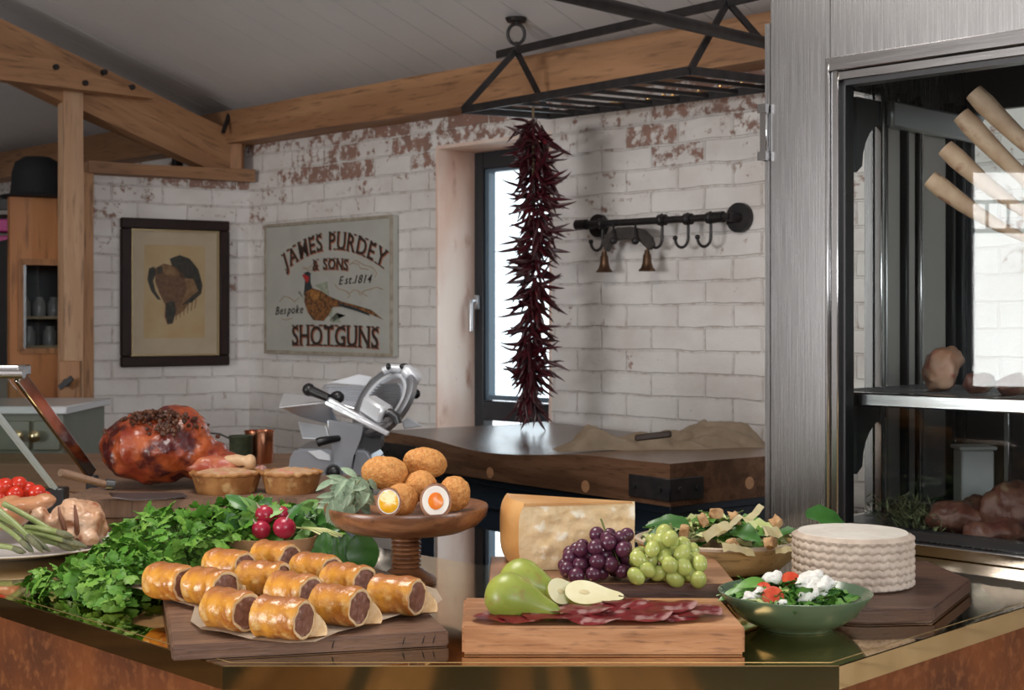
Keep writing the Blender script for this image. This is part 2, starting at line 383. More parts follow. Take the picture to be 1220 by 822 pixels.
bm = B(); bx(bm, s0+.03, s0+.052, .18, .20, 1.42, 1.48, bev=.004); tube(bm, [(s0+.041, .175, 1.455), (s0+.041, .16, 1.455), (s0+.041, .155, 1.44), (s0+.041, .155, 1.33)], .009, 10)
obj('window_handle', bm, mat('satin_handle', (.55, .57, .6), rough=.3, metal=.8), w1, w=False)
# partition wall carrying the dog portrait
PU = Vector((.855, .519, 0)).normalized(); PN = Vector((.519, -.855, 0)).normalized(); PL = WO-PU*.757
pang = atan2(PU.y, PU.x)
def ppt(px, py):
    t = (px-610)/FPX     # intersection with the partition plane
    s = (t*PL.y-PL.x)/(PU.x-t*PU.y); Y = PL.y+s*PU.y
    return (s, H-(py-380)/FPX*Y)
bm = B(); bx(bm, 0, .80, 0, .11, 0, 2.03)
struct('wall_partition', bm, M['brick'], PL, pang)
# other walls, floor and roof of the room
bm = B(); prism(bm, [(-5.5, -3.2, 0), (5.5, -3.2, 0), (5.5, 4, 0), (-4.6, 11.2, 0), (-5.5, 11.2, 0)], (0, 0, -.1)); struct('floor', bm, M['floor'])
bm = B()
for x0_, x1_ in ((-1.5, -1.05), (-.62, -.55), (-.30, -.05), (.08, .14), (.22, .30), (.70, 1.9)): bx(bm, x0_, x1_, -3.1, .6, 0, .004)
struct('added_floor_strips', bm, mat('dark_reflection_strip', (.02, .022, .018), rough=.5))  # unseen dark strips added so the brass front edge reflects bands
bm = B(); bx(bm, -5.5, -5.4, -3.2, 11.2, 0, 4.2); struct('wall_left', bm, M['roomwall'])
bm = B(); bx(bm, -5.5, 5.5, -3.3, -3.2, 0, 4.2); struct('wall_rear', bm, M['roomwall'])
bm = B(); bx(bm, 5.5, 5.6, -3.2, 4, 0, 4.2); struct('wall_right', bm, M['roomwall'])
# sloping boarded ceiling, boards run up the slope
bm = B(); n = 0; x = -5.2
while x < 8.2:
    w_ = .166
    for (y0, z0), (y1, z1) in (((.32, 2.36-.106), (-3.5, 2.36+1.155)), ((-3.5, 3.515), (-9.5, 3.2))):
        prism(bm, [(x+.002, y0, z0), (x+w_-.002, y0, z0), (x+w_-.002, y1, z1), (x+.002, y1, z1)], (0, 0, .02))
    bx(bm, x-.01, x+.01, 0, .001, 0, .001) if False else None
    x += w_
struct('ceiling', bm, M['ceiling'], WO, -pi/4)
bm = B(); 
for (y0, z0), (y1, z1) in (((.32, 2.265), (-3.5, 3.526)), ((-3.5, 3.526), (-9.5, 3.21))):
    prism(bm, [(-5.3, y0, z0), (8.3, y0, z0), (8.3, y1, z1), (-5.3, y1, z1)], (0, 0, .1))
struct('roof', bm, M['roomwall'], WO, -pi/4)

# ---- timber roof frame
def timber(name, label, cat, p0, p1, w_, h_, mt, up=(0, 0, 1), group=None):
    """a beam with wandering, slightly worn edges, long axis local x"""
    p0 = Vector(p0); p1 = Vector(p1); d = p1-p0; Ln = d.length; d.normalize(); y = Vector(up).cross(d).normalized(); z = d.cross(y)
    bm = B(); n = max(2, int(Ln/.15)); rings = []
    for i in range(n+1):
        x = Ln*i/n; ring = []
        for (a, b) in ((-1, -1), (-.88, -1), (.88, -1), (1, -1), (1, 1), (-1, 1)):
            ring.append(bm.verts.new((x, a*w_/2+.004*noise.noise(Vector((x*2, a, b))), b*h_/2+.005*noise.noise(Vector((x*2, a+5, b))))))
        rings.append(ring)
    for i in range(n):
        for k in range(6): bm.faces.new((rings[i][k], rings[i][(k+1) % 6], rings[i+1][(k+1) % 6], rings[i+1][k]))
    bm.faces.new(rings[0]); bm.faces.new(rings[-1])
    o = obj(name, bm, mt, sharp=30); o.matrix_world = basis(p0, d, y, z)
    return tag(o, label, cat, group)
timber('wall_beam', 'long horizontal oak beam along the top of the white brick wall', 'beam', wl(-4.5, .07, 2.275), wl(5.6, .07, 2.275), .15, .15, M['oak'])
def tr(a, z): return Vector((WO.x-a, WO.y-a, z))
t1 = timber('rafter', 'thick sloping oak rafter running down to the wall corner', 'beam', tr(.04, 2.13), tr(2.6, 3.28), .10, .215, M['oak'])
t1.location += Vector((-.02, .02, 0))
# collar tie, tapered end on the rafter's face
bm = B(); prism(bm, [(0, 0, 0), (0, 0, .012), (.55, 0, .125), (2.6, 0, .125), (2.6, 0, 0)], (0, .07, 0))
tie = obj('tie_beam', bm, M['oak'])
tie.matrix_world = basis(tr(.42, 2.345)+Vector((.04, -.04, 0))*1.3, Vector((-1, -1, 0)).normalized(), Vector((1, -1, 0)).normalized(), Vector((0, 0, 1)))
tag(tie, 'horizontal oak tie beam with a tapered end bolted across the rafter', 'beam')
for i, (px, py) in enumerate(((66, 80), (124, 86), (157, 104), (101, 99))):
    Y = {66: 5.95, 124: 6.2, 157: 6.34, 101: 6.1}[px]
    p = at(px, py, Y-.02); bm = B()
    a = .0
    # project on the tie's front face: plane X - Y = const
    kx = (tr(0, 0)+Vector((.04, -.04, 0))*1.3+Vector((1, -1, 0)).normalized()*.07); k = kx.x-kx.y
    t = (px-610)/FPX; Y = k/(t-1); p = at(px, py, Y)
    n_ = Vector((1, -1, 0)).normalized()
    cyl(bm, p-n_*.01, p+n_*.012, .013, .012, 12)
    obj('bolt_head', bm, M['iron'], tie)
bm = B()
for x0_, x1_ in ((-4.9, -4.2), (-3.1, -2.0), (-1.35, -.9), (-.55, -.35), (.2, .5), (.9, 1.5), (2.4, 2.9), (3.6, 5.0)): bx(bm, x0_, x1_, -3.2, -3.15, 0, 1.62)
struct('added_rear_panels', bm, mat('dark_reflection_panel', (.025, .02, .018), rough=.5))  # unseen dark panels added on the rear wall for contrast in the brass
post = timber('upright_post', 'upright pale oak post left of the framed dog portrait', 'post', (-1.893, 6.10, 0), (-1.893, 6.10, 2.40), .085, .075, M['oak_light'], up=(.6, -.8, 0))
timber('door_jamb', 'darker oak jamb strip edging the brick partition beside the post', 'jamb', PL-PU*.02+Vector((0, 0, 0))+PN*.01, PL-PU*.02+PN*.01+Z*2.03, .11, .055, M['oak'], up=PU)
timber('top_plate', 'thin oak rail along the top of the brick partition', 'rail', PL-PU*.02+PN*.03+Z*2.052, PL+PU*.752+PN*.03+Z*2.052, .12, .052, M['oak'])
bm = B(); bx(bm, -.03, .03, -.03, .03, 2.03, 2.30, bev=.004); single('corner_stub', bm, M['oak_z'], 'short oak stub where rafter and rail meet in the corner', 'post').location = (WO.x-.045, WO.y-.07, 2.075)
# dark fixings on the beam
p = wl(wpt(270, 145)[0], .15, 2.27)
bm = B(); bar(bm, at(266, 158, 6.55), at(273, 136, 6.62), .016, .012); single('metal_strap', bm, M['iron'], 'small black metal strap on the beam above the rafter foot', 'strap')
bm = B(); cyl(bm, at(211, 182, 6.85), at(211, 203, 6.85), .024, .03, 12); cyl(bm, at(211, 179, 6.85), at(211, 182, 6.85), .034, .034, 12); single('sensor_bracket', bm, M['iron'], 'small dark fitting above the thin rail under the beam', 'fitting')

# ---- outside, beyond the windows
gr = B(); prism(gr, [(1, 7, -.1), (12, -1, -.1), (18, 10, -.1), (4, 18, -.1)], (0, 0, -.05)); struct('ground', gr, mat('pale_paving', (.5, .48, .45), rough=.9))
# window 2: the glazed opening of the left wall, with its glazing bars and an outer railing
bm = B(); 
for a_ in ((.60, .66, .93, 2.32), (-2.55, -2.49, .93, 2.32), (-.98, -.93, .97, 2.27)): bx(bm, -5.28, -5.22, a_[0], a_[1], a_[2], a_[3])
for z0_, z1_ in ((.93, .97), (2.27, 2.32), (1.90, 1.925)): bx(bm, -5.28, -5.22, -2.5, .6, z0_, z1_)
for k in range(24): bx(bm, -5.27, -5.255, -2.45+k*.127, -2.435+k*.127, 1.925, 2.08)
bx(bm, -5.28, -5.245, -2.5, .6, 2.08, 2.10)
struct('window_2', bm, M['sash'] if False else mat('grey_glazing_bar', (.35, .38, .42), rough=.4))

# ================================================================== COUNTER
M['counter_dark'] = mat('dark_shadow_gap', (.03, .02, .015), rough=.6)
CZ = .95
def off_poly():
    # outer line: left arm, front, right arm; inner line: .72 behind
    return [(-2.9, 4.305), (-.359, 1.764), (.406, 1.764), (2.6, 3.958), (2.09, 4.468), (.105, 2.484), (-.06, 2.484), (-2.38, 4.81)]
cnt = thing('serving_counter', 'angular serving counter with polished brass top and rusted metal front', 'counter', (.02, 2.1, 0))
op = off_poly(); bm = B()
prism(bm, [(x, y, CZ-.030) for x, y in op], (0, 0, .030))
bmesh.ops.bevel(bm, geom=[e for e in bm.edges if all(abs(v.co.z-CZ) < 1e-5 for v in e.verts)], offset=.0012, segments=1, affect='EDGES')
slab = obj('brass_top', bm, M['brass'], cnt, sharp=20)
# fine seam line let into the top, 14 mm from the edge
bm = B()
def inset(k): return [(-2.9+.0*k, 4.305+1.414*k), (-.359+.414*k, 1.764+k), (.406-.414*k, 1.764+k), (2.6, 3.958+1.414*k)]
a = inset(.016); 
for i in range(3): bar(bm, (*a[i], CZ+.0001), (*a[i+1], CZ+.0001), .0016, .0006)
obj('edge_seam', bm, mat('bright_brass_line', (.45, .33, .16), rough=.4, metal=1), slab)
bm = B(); k = .03
prism(bm, [(-2.9, 4.305+.042, 0), (-.359+.012, 1.764+k, 0), (.406-.012, 1.764+k, 0), (2.6, 4.0, 0), (2.12, 4.44, 0), (.09, 2.46, 0), (-.045, 2.46, 0), (-2.4, 4.78, 0)], (0, 0, .912)); obj('front_cladding', bm, M['rust'], cnt)
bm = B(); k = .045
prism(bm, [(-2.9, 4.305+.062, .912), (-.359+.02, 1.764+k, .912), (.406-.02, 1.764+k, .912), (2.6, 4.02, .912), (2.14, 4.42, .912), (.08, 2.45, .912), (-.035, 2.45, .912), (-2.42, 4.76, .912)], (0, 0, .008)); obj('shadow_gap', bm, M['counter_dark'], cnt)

# ================================================================== WALL THINGS
def wall_poly(bm, pts, d0, d1, mi=0, f=wpt, tow=None):
    """outline on the photograph traced onto the wall plane, d0..d1 in front of it"""
    tow = tow or wl
    q = [f(*p) for p in pts]
    P = [tow(s, d0, z) for s, z in q]; nrm = tow(0, d1, 0)-tow(0, d0, 0)
    prism(bm, P, nrm, mi)
def pl(s, d, z): return PL+PU*s+PN*d+Z*z
# ---- the shop sign
sL, zT = .177, 1.817; sR, zB = 1.092, 1.220
sign = thing('shop_sign', 'pale grey painted wooden sign with a pheasant and arched lettering', 'sign', wl((sL+sR)/2, 0, zB), -pi/4)
bm = B(); bx(bm, -.4575, .4575, -.035, -.004, 0, .597, bev=.003); obj('sign_panel', bm, mat('pale_grey_sign_paint', (.48, .485, .44), (.43, .435, .395), scale=9, rough=.45), sign, w=False)
M['sign_edge'] = mat('worn_sign_edge', (.30, .25, .19), (.42, .38, .30), scale=40, rough=.6)
bm = B()
for a in ((-.4575, .4575, 0, .016), (-.4575, .4575, .583, .597), (-.4575, -.445, .016, .583), (.443, .4575, .016, .583)): bx(bm, a[0], a[1], -.041, -.030, a[2], a[3], bev=.002)
obj('border_strip', bm, M['sign_edge'], sign, w=False)
M['ink'] = mat('dark_letter_paint', (.035, .022, .018), rough=.5); M['ink_red'] = mat('rust_letter_shade', (.38, .13, .07), rough=.5); M['ink_tan'] = mat('tan_scroll_paint', (.42, .30, .20), rough=.5)
_glyph = {}
def glyph(ch, bold=0, shear=0):
    k = (ch, bold, shear)
    if k not in _glyph:
        c = bpy.data.curves.new('g', 'FONT'); c.body = ch; c.size = 1; c.offset = bold; c.shear = shear; c.extrude = 0; c.resolution_u = 3
        o = bpy.data.objects.new('g', c); COL.objects.link(o); bpy.context.view_layer.update()
        me = bpy.data.meshes.new_from_object(o.evaluated_get(bpy.context.evaluated_depsgraph_get()))
        bpy.data.objects.remove(o); bpy.data.curves.remove(c)
        xs = [v.co.x for v in me.vertices] or [0]; _glyph[k] = (me, min(xs), max(xs))
    return _glyph[k]
def letters(bm, text, place, hgt, wid, bold=.02, gap=.1, shear=0, depth=.001, serif=False, sq=None):
    """place(u) -> (x, z, angle) with u running 0..1 along the line; letters squeezed to fit"""
    gl = [glyph(c, bold, shear) if c != ' ' else None for c in text]
    ws = [(g[2]-g[1]) if g else .28 for g in gl]; tot = sum(ws)+gap*(len(text)-1); x = 0; k = wid/tot
    for g, w_ in zip(gl, ws):
        if g:
            u = (x+w_/2)/tot; cx, cz, an = place(u)
            hh = hgt(u) if callable(hgt) else hgt
            b2 = B(); b2.from_mesh(g[0])
            mapM = Matrix.Translation((cx, 0, cz)) @ Matrix.Rotation(-an, 4, 'Y')
            def put(v): return mapM @ Vector(((v.x-(g[1]+g[2])/2)*k, 0, v.y*hh/.72))
            vs = {v: bm.verts.new(put(v.co)) for v in b2.verts}
            nf = []
            for f in b2.faces: nf.append(bm.faces.new([vs[v] for v in f.verts]))
            b2.free()
            if serif:
                for zz in (0, hh):
                    for sx in (-1, 1):
                        wx = w_*k
                        p = mapM @ Vector((sx*wx*.36, 0, zz)); r_ = []
                        if text == 'x': continue
                        for dx, dz in ((-.17, -.035), (.17, -.035), (.17, .035), (-.17, .035)):
                            r_.append(bm.verts.new(mapM @ Vector((sx*wx*.36+dx*wx, 0.0002, zz+dz*hh))))
                        bm.faces.new(r_)
        x += w_+gap
def place_line(x0, x1, z): return lambda u: (x0+(x1-x0)*u, z, 0)
def flat(bm, y): 
    for v in bm.verts: v.co.y += y
    r = bmesh.ops.extrude_face_region(bm, geom=list(bm.faces))
    for e in r['geom']:
        if isinstance(e, bmesh.types.BMVert): e.co.y -= .0012
def sgn(cx, cy):   # trace point on the enlarged photograph -> sign coordinates
    s, z = wpt(320+cx/4.57, 250+cy/4.57, .035); return (s-(sL+sR)/2, z-zB)
def arch(pts):
    q = [sgn(*p) for p in pts]       # three points: left, middle, right of the baseline
    (x0, z0), (x1, z1), (x2, z2) = q
    def f(u):
        x = x0+(x2-x0)*u
        L0 = (x-x1)*(x-x2)/((x0-x1)*(x0-x2)); L1 = (x-x0)*(x-x2)/((x1-x0)*(x1-x2)); L2 = (x-x0)*(x-x1)/((x2-x0)*(x2-x1))
        z = z0*L0+z1*L1+z2*L2
        dz = z0*((2*x-x1-x2)/((x0-x1)*(x0-x2)))+z1*((2*x-x0-x2)/((x1-x0)*(x1-x2)))+z2*((2*x-x0-x1)/((x2-x0)*(x2-x1)))
        return (x, z, math.atan(dz))
    return f, x2-x0
def line(text, pts, hpx, bold, shear=0, gap=.1, serif=False, name='lettering', shade=True):
    f, wd = arch(pts); hh = hpx/4.57/FPX*6.28
    if shade:
        bm = B(); letters(bm, text, lambda u: (f(u)[0]+.0045, f(u)[1]-.0045, f(u)[2]), hh, wd, bold+.01, gap, shear, serif=serif); flat(bm, -.0352); obj('letter_shade', bm, M['ink_red'], sign, w=False, recalc=False)
    bm = B(); letters(bm, text, f, hh, wd, bold, gap, shear, serif=serif); flat(bm, -.0366); obj(name, bm, M['ink'], sign, w=False, recalc=False)
line('JAMES PURDEY', [(92, 328), (335, 214), (628, 318)], 92, .012, serif=True)
line('& SONS', [(242, 330), (330, 322), (432, 328)], 58, .02, serif=True)
line('SHOTGUNS', [(130, 735), (360, 738), (598, 752)], 108, .012, serif=True)
line('Est.1814', [(385, 408), (480, 400), (565, 398)], 46, .004, shear=.35, shade=False)
line('Bespoke', [(40, 572), (110, 566), (190, 562)], 48, .004, shear=.35, shade=False)
def sgn_poly(name, pts, m, d=.0010, d0=.0352):
    bm = B(); prism(bm, [(sgn(*p)[0], -d0, sgn(*p)[1]) for p in pts], (0, -d, 0)); return obj(name, bm, m, sign, w=False)
M['ph_brown'] = mat('pheasant_brown', (.20, .075, .025), (.36, .16, .05), scale=60, rough=.5, c3=(.05, .03, .02), s3=120, lo3=.5, hi3=.56)
M['ph_dark'] = mat('pheasant_neck', (.03, .04, .045), rough=.4); M['ph_red'] = mat('pheasant_red', (.42, .03, .03), rough=.5); M['ph_gold'] = mat('pheasant_gold', (.45, .22, .06), (.25, .09, .03), scale=70, rough=.5)
M['ph_green'] = mat('sage_grass_paint', (.25, .30, .22), (.38, .40, .32), scale=50, rough=.6)
for pts in ([(160, 450), (190, 480), (170, 440), (200, 500)], [(250, 410), (320, 390), (330, 470), (300, 460), (280, 430)], [(330, 600), (420, 575), (370, 560), (395, 615), (345, 612)], [(300, 560), (350, 530), (345, 590)]):
    sgn_poly('grass_tuft', pts, M['ph_green'], .0005)
sgn_poly('pheasant_body', [(200, 440), (235, 425), (285, 440), (330, 470), (400, 500), (480, 520), (560, 545), (625, 598), (560, 570), (470, 545), (400, 528), (350, 530), (330, 570), (300, 605), (245, 600), (215, 560), (195, 500)], M['ph_brown'], .0012)
sgn_poly('pheasant_tail_stripe', [(380, 508), (470, 530), (540, 560), (555, 578), (470, 548), (385, 524)], M['ph_dark'], .0006, .0364)
sgn_poly('pheasant_wing', [(235, 435), (280, 450), (275, 485), (245, 490), (230, 465)], M['ph_gold'], .0008, .0364)
sgn_poly('pheasant_neck', [(200, 355), (228, 350), (230, 400), (240, 428), (205, 445), (192, 470), (198, 410)], M['ph_dark'], .0014)
sgn_poly('pheasant_face', [(184, 352), (215, 350), (224, 375), (212, 400), (196, 378)], M['ph_red'], .0016)
sgn_poly('pheasant_crown', [(192, 345), (215, 335), (230, 345), (226, 362), (205, 356)], M['ph_dark'], .0018)
bm = B()
for c in ([(185, 312), (215, 318), (240, 300)], [(440, 300), (475, 275), (520, 300), (570, 315), (590, 345), (580, 368)], [(360, 405), (380, 430), (420, 440), (440, 460), (455, 440), (480, 435), (500, 465), (520, 440), (560, 430), (590, 420), (622, 432)],
          [(60, 500), (85, 470), (120, 480), (140, 500), (165, 480)], [(70, 590), (90, 600), (130, 590)], [(190, 320), (225, 330), (250, 322)], [(450, 290), (490, 296), (500, 318), (545, 325)], [(430, 445), (445, 470), (430, 478)], [(490, 440), (520, 460), (540, 470)]):
    bm = B(); q = [Vector((sgn(*p)[0], -.0355, sgn(*p)[1])) for p in c]; tube(bm, q, .0022, 5); obj('scrollwork', bm, M['ink_tan'], sign, w=False)

# ---- the dog portrait
fL, fR_ = .139, .6495
pic = thing('framed_portrait', 'dark framed antique drawing of a dog\'s head on the brick partition', 'picture', pl((fL+fR_)/2, 0, 1.163), pang)
hw, hh = (fR_-fL)/2, .675
M['frame'] = mat('dark_mahogany_frame', (.020, .010, .009), (.028, .013, .010), scale=20, rough=.5, spec=.25)
M['mount'] = mat('aged_mount', (.52, .42, .32), (.57, .47, .37), scale=12, rough=.8)
M['paper_old'] = mat('foxed_paper', (.52, .36, .20), (.57, .43, .27), scale=10, rough=.85)
bm = B(); fw = .048
for a in ((-hw, hw, 0, fw), (-hw, hw, hh-fw, hh), (-hw, -hw+fw, fw, hh-fw), (hw-fw, hw, fw, hh-fw)): bx(bm, a[0], a[1], -.034, -.004, a[2], a[3], bev=.005)
obj('frame', bm, M['frame'], pic, w=False)
bm = B(); f2 = .056
for a in ((-hw+fw, hw-fw, fw, f2), (-hw+fw, hw-fw, hh-f2, hh-fw), (-hw+fw, -hw+f2, f2, hh-f2), (hw-f2, hw-fw, f2, hh-f2)): bx(bm, a[0], a[1], -.022, -.008, a[2], a[3])
obj('gilt_slip', bm, mat('dull_gilt', (.36, .27, .14), rough=.4, metal=.5), pic, w=False)
bm = B(); bx(bm, -hw+fw, hw-fw, -.012, -.006, fw, hh-fw); obj('mount_board', bm, M['mount'], pic, w=False)
def pp(cx, cy):  # crop: origin (0,200) scale 2.9355
    s, z = ppt(cx/2.9355, 200+cy/2.9355); return (s-(fL+fR_)/2, z-1.163)
def pic_poly(name, pts, m, d0, d=.0008):
    bm = B(); prism(bm, [(pp(*p)[0], -d0, pp(*p)[1]) for p in pts], (0, -d, 0)); return obj(name, bm, m, pic, w=False)
pic_poly('drawing_sheet', [(502, 268), (715, 274), (712, 594), (498, 596)], M['paper_old'], .012)
M['dog_tan'] = mat('dog_tan_chalk', (.20, .105, .05), (.30, .18, .10), scale=45, rough=.9); M['dog_dark'] = mat('dog_dark_chalk', (.030, .032, .032), (.07, .06, .05), scale=60, rough=.9); M['dog_brown'] = mat('dog_brown_chalk', (.13, .065, .04), (.20, .11, .07), scale=60, rough=.9)
pic_poly('dog_neck', [(625, 380), (660, 360), (690, 390), (700, 430), (660, 470), (640, 500), (610, 520), (600, 470)], M['dog_tan'], .0128)
pic_poly('dog_right_ear', [(590, 318), (625, 305), (660, 318), (690, 355), (705, 410), (700, 440), (668, 470), (630, 482), (660, 455), (690, 430), (672, 388), (630, 385), (600, 350)], M['dog_dark'], .0136)
pic_poly('dog_left_ear', [(518, 352), (512, 390), (525, 430), (548, 460), (560, 462), (540, 430), (532, 395), (545, 365), (535, 345)], M['dog_dark'], .0136)
pic_poly('dog_head', [(540, 350), (570, 335), (610, 345), (640, 375), (650, 420), (632, 470), (610, 510), (600, 545), (582, 548), (572, 520), (575, 480), (555, 440), (540, 400)], M['dog_brown'], .0136)
pic_poly('dog_brow', [(560, 340), (600, 345), (625, 370), (600, 380), (572, 372)], M['dog_tan'], .0145)
pic_poly('dog_muzzle', [(580, 470), (605, 465), (612, 500), (600, 542), (585, 545), (576, 510)], M['dog_dark'], .0145)
pic_poly('dog_eye', [(548, 348), (566, 345), (562, 368), (548, 372)], M['dog_dark'], .0145)
bm = B()
for k in range(7): tube(bm, [(pp(605+k*13, 478)[0], -.0130, pp(605+k*13, 478-k*3)[1]), (pp(600+k*13, 540)[0], -.0130, pp(600+k*13, 540-k*8)[1])], .002, 4)
obj('pencil_stroke', bm, M['dog_tan'], pic, w=False)
bm = B(); bx(bm, -hw+f2, hw-f2, -.0182, -.017, f2, hh-f2); obj('picture_glass', bm, glass_mat('picture_glazing', (.97, .97, .95), .01, .35), pic, w=False)

# ---- hook rail
rail = thing('hook_rail', 'black iron rail with round wall plates mounted on the white brick', 'rail', wl(2.47, 0, 1.60), -pi/4)
def rl(px, py, d=.07): s, z = wpt(px, py, d); return wl(s, d, z)
bm = B(); cyl(bm, rl(690, 268), rl(869, 257.8), .0125, seg=16); cyl(bm, rl(687, 268), rl(699, 267.5), .019, seg=16); cyl(bm, rl(850, 259.2), rl(862, 258.3), .019, seg=16); obj('rail_pipe', bm, M['iron'], rail)
for px, py, rr in ((700, 268, .042), (868, 258.2, .050)):
    p = rl(px, py); bm = B(); cyl(bm, p, p+Wd*.068, .016, seg=14); cyl(bm, p+Wd*.052, p+Wd*.068, rr, seg=24); obj('wall_plate', bm, M['iron'], rail)
def hook(px, py, lab, last=False):
    p = rl(px, py); bm = B(); pts = []
    for a in range(0, 181, 20): pts.append(p+Vector((0, 0, .016*cos(R(a))))*1.1-Wd*.017*sin(R(a)))
    pts.append(p-Z*.055)
    for a in range(0, 200, 20): pts.append(p-Z*(.062+.033*sin(R(a)))-U*(.028*(1-cos(R(a)))))
    tube(bm, pts, .0052, 8); q = pts[-1]; ell(bm, q, (.009,)*3, sub=2)
    cyl(bm, p-U*.014, p+U*.014, .0195, seg=12)
    return single('iron_hook', bm, M['iron'], lab, 'hook', 'black hooks on the iron rail')
hook(718, 266.5, 'leftmost black hook on the iron rail, beside the curved leather strap')
hook(789, 262, 'third black hook from the right on the iron rail, right of the bells')
hook(820, 261, 'black iron hook second from the right end of the rail')
hook(847, 259.5, 'rightmost black iron hook on the rail, nearest the round plate')
strap = thing('bell_strap', 'curved dark leather strap with two bells hanging from the iron rail', 'harness bells', rl(748, 290, .07), -pi/4)
bm = B(); cc = []
n = 16; front = []; 
def arc(k, top):
    if top: return [(716, 290), (722, 278), (735, 271), (750, 270), (765, 273), (774, 282), (777, 292)][k]
    return [(722, 300), (727, 288), (738, 284), (750, 283), (761, 286), (767, 293), (772, 298)][k]
outl = [arc(k, True) for k in range(7)]+[arc(k, False) for k in range(6, -1, -1)]
q = [rl(x, y, .09) for x, y in outl]; prism(bm, q, Wd*.022); bmesh.ops.bevel(bm, geom=list(bm.edges), offset=.002, segments=1, affect='EDGES')
obj('leather_strap', bm, mat('old_black_leather', (.03, .027, .026), (.06, .05, .045), scale=40, rough=.5), strap)
for px in (731, 757): bm = B(); ell(bm, rl(px, 287, .105), (.014, .014, .014), sub=2); tube(bm, [rl(px, 264, .075), rl(px, 275, .10), rl(px, 287, .105)], .004, 6); obj('strap_stud', bm, M['iron'], strap)
M['bell'] = mat('tarnished_bell', (.10, .055, .035), (.16, .09, .05), scale=30, rough=.35, metal=.8)
for px, py in ((720, 299), (771, 297)):
    p = rl(px, py, .08); bm = B(); prof = [(0, 0), (.008, -.002), (.010, -.014), (.014, -.020), (.016, -.045), (.021, -.062), (.030, -.072), (.029, -.076), (.012, -.074), (0, -.070)]
    lathe(bm, [(r_, z_) for r_, z_ in prof], 20, Matrix.Translation(p)); tube(bm, [p+Z*.012, p-Z*.002], .004, 6); obj('bell', bm, M['bell'], strap)

# ---- hanging pot rack
rack = thing('pot_rack', 'black iron gabled pot rack hanging from the sloping ceiling', 'rack', (.25, 4.75, 2.115))
A_, B_, C_, D_ = at(551, 131, 5.0), at(655, 138, 5.145), at(822, 84, 4.206), Vector((.90, 4.45, 2.115))
for p in (A_, B_, C_): p.z = 2.115
P1, P2 = at(615, 60, 5.07), at(867, 6, 4.30); P2.z = P1.z
bm = B()
for a, b in ((A_, B_), (A_, C_), (B_, D_), (C_, D_)): bar(bm, a, b, .008, .026)
rb = obj('base_frame', bm, M['iron'], rack)
for i in range(1, 9):
    t = i/9; bm = B(); bar(bm, A_.lerp(C_, t), B_.lerp(D_, t), .012, .012); obj('cross_bar', bm, M['iron'], rack)
bm = B(); e = (P2-P1)*.12; bar(bm, P1-e*.9, P2+e, .010, .028); obj('ridge_bar', bm, M['iron'], rack)
for a, p in ((A_, P1), (B_, P1), (C_, P2), (D_, P2)): bm = B(); bar(bm, a, p, .022, .008, up=(P2-P1)); obj('brace', bm, M['iron'], rack)
for P in (P1, P2):
    bm = B(); ring = [P+Z*(.058+.036*cos(2*pi*k/20))+Vector((.03, 0, 0))*sin(2*pi*k/20) for k in range(21)]; tube(bm, ring, .0062, 8, cap=False)
    cyl(bm, P, P+Z*.03, .008, .006, 8)
    cz = 2.36+.33*((5.5-P.x-P.y)/sqrt(2)); 
    tube(bm, [P+Z*.088, Vector((P.x, P.y, cz-.01))], .006, 8); cyl(bm, Vector((P.x, P.y, cz-.018)), Vector((P.x, P.y, cz-.004)), .034, .040, 20); obj('hanging_ring', bm, M['iron'], rack)
bm = B()
pts = [B_.lerp(D_, .08+.8*t/40)+Vector((random.uniform(-.012, .012), random.uniform(-.012, .012), .016+random.uniform(-.006, .008))) for t in range(41)]
tube(bm, pts, .0022, 5)
for p in pts[::2]: ell(bm, p+Vector((0, 0, .004)), (.007, .005, .005), sub=1)
single('fairy_light_string', bm, mat('gold_wire', (.75, .48, .2), rough=.3, metal=1), 'gold wire garland wound along the back bar of the pot rack', 'garland')
# steel tie rod across the roof
bm = B(); d = Vector((-1, -1, 0)).normalized(); p0 = at(912, 51, 4.30); cyl(bm, p0-d*.12, p0+d*2.2, .0185, seg=12); single('tie_rod', bm, M['iron'], 'thick plain black steel rod crossing above the pot rack', 'rod')

# ---- chilli ristra
ris = thing('chilli_ristra', 'long hanging string of dried dark red chillies in front of the window', 'chilli string', (.074, 4.96, 2.09))
M['chilli'] = mat('dried_chilli', (.060, .005, .010), (.026, .003, .006), scale=14, rough=.32, c3=(.16, .012, .02), s3=25, lo3=.6, hi3=.75)
def chilli_mesh(L_, r_, bend, seed):
    rnd = random.Random(seed); bm = B(); pts = []; rs = []
    for i in range(8):
        t = i/7; pts.append((L_*t, bend*L_*(t**2)*cos(seed), bend*L_*(t**2)*sin(seed)-.25*L_*t*t+.02*L_*sin(t*9+seed))); rs.append(r_*(.55+.9*t-1.35*t*t) if t < .8 else r_*(.55+.72-.864)*(1-(t-.8)/.2*.9)*1.0)
    tube(bm, pts, rs, 7, flat=.75); tube(bm, [(0, 0, 0), (-.012, 0, .003), (-.02, .002, .008)], .0018, 5)
    return bm
cm = []
for k in range(6):
    bm = chilli_mesh(random.uniform(.09, .125), .0105, random.uniform(.15, .5), k); bmesh.ops.recalc_face_normals(bm, faces=bm.faces); me = bpy.data.meshes.new('chilli'); bm.to_mesh(me); bm.free(); me.materials.append(M['chilli'])
    me.polygons.foreach_set('use_smooth', [True]*len(me.polygons)); cm.append(me)
spec_ = []
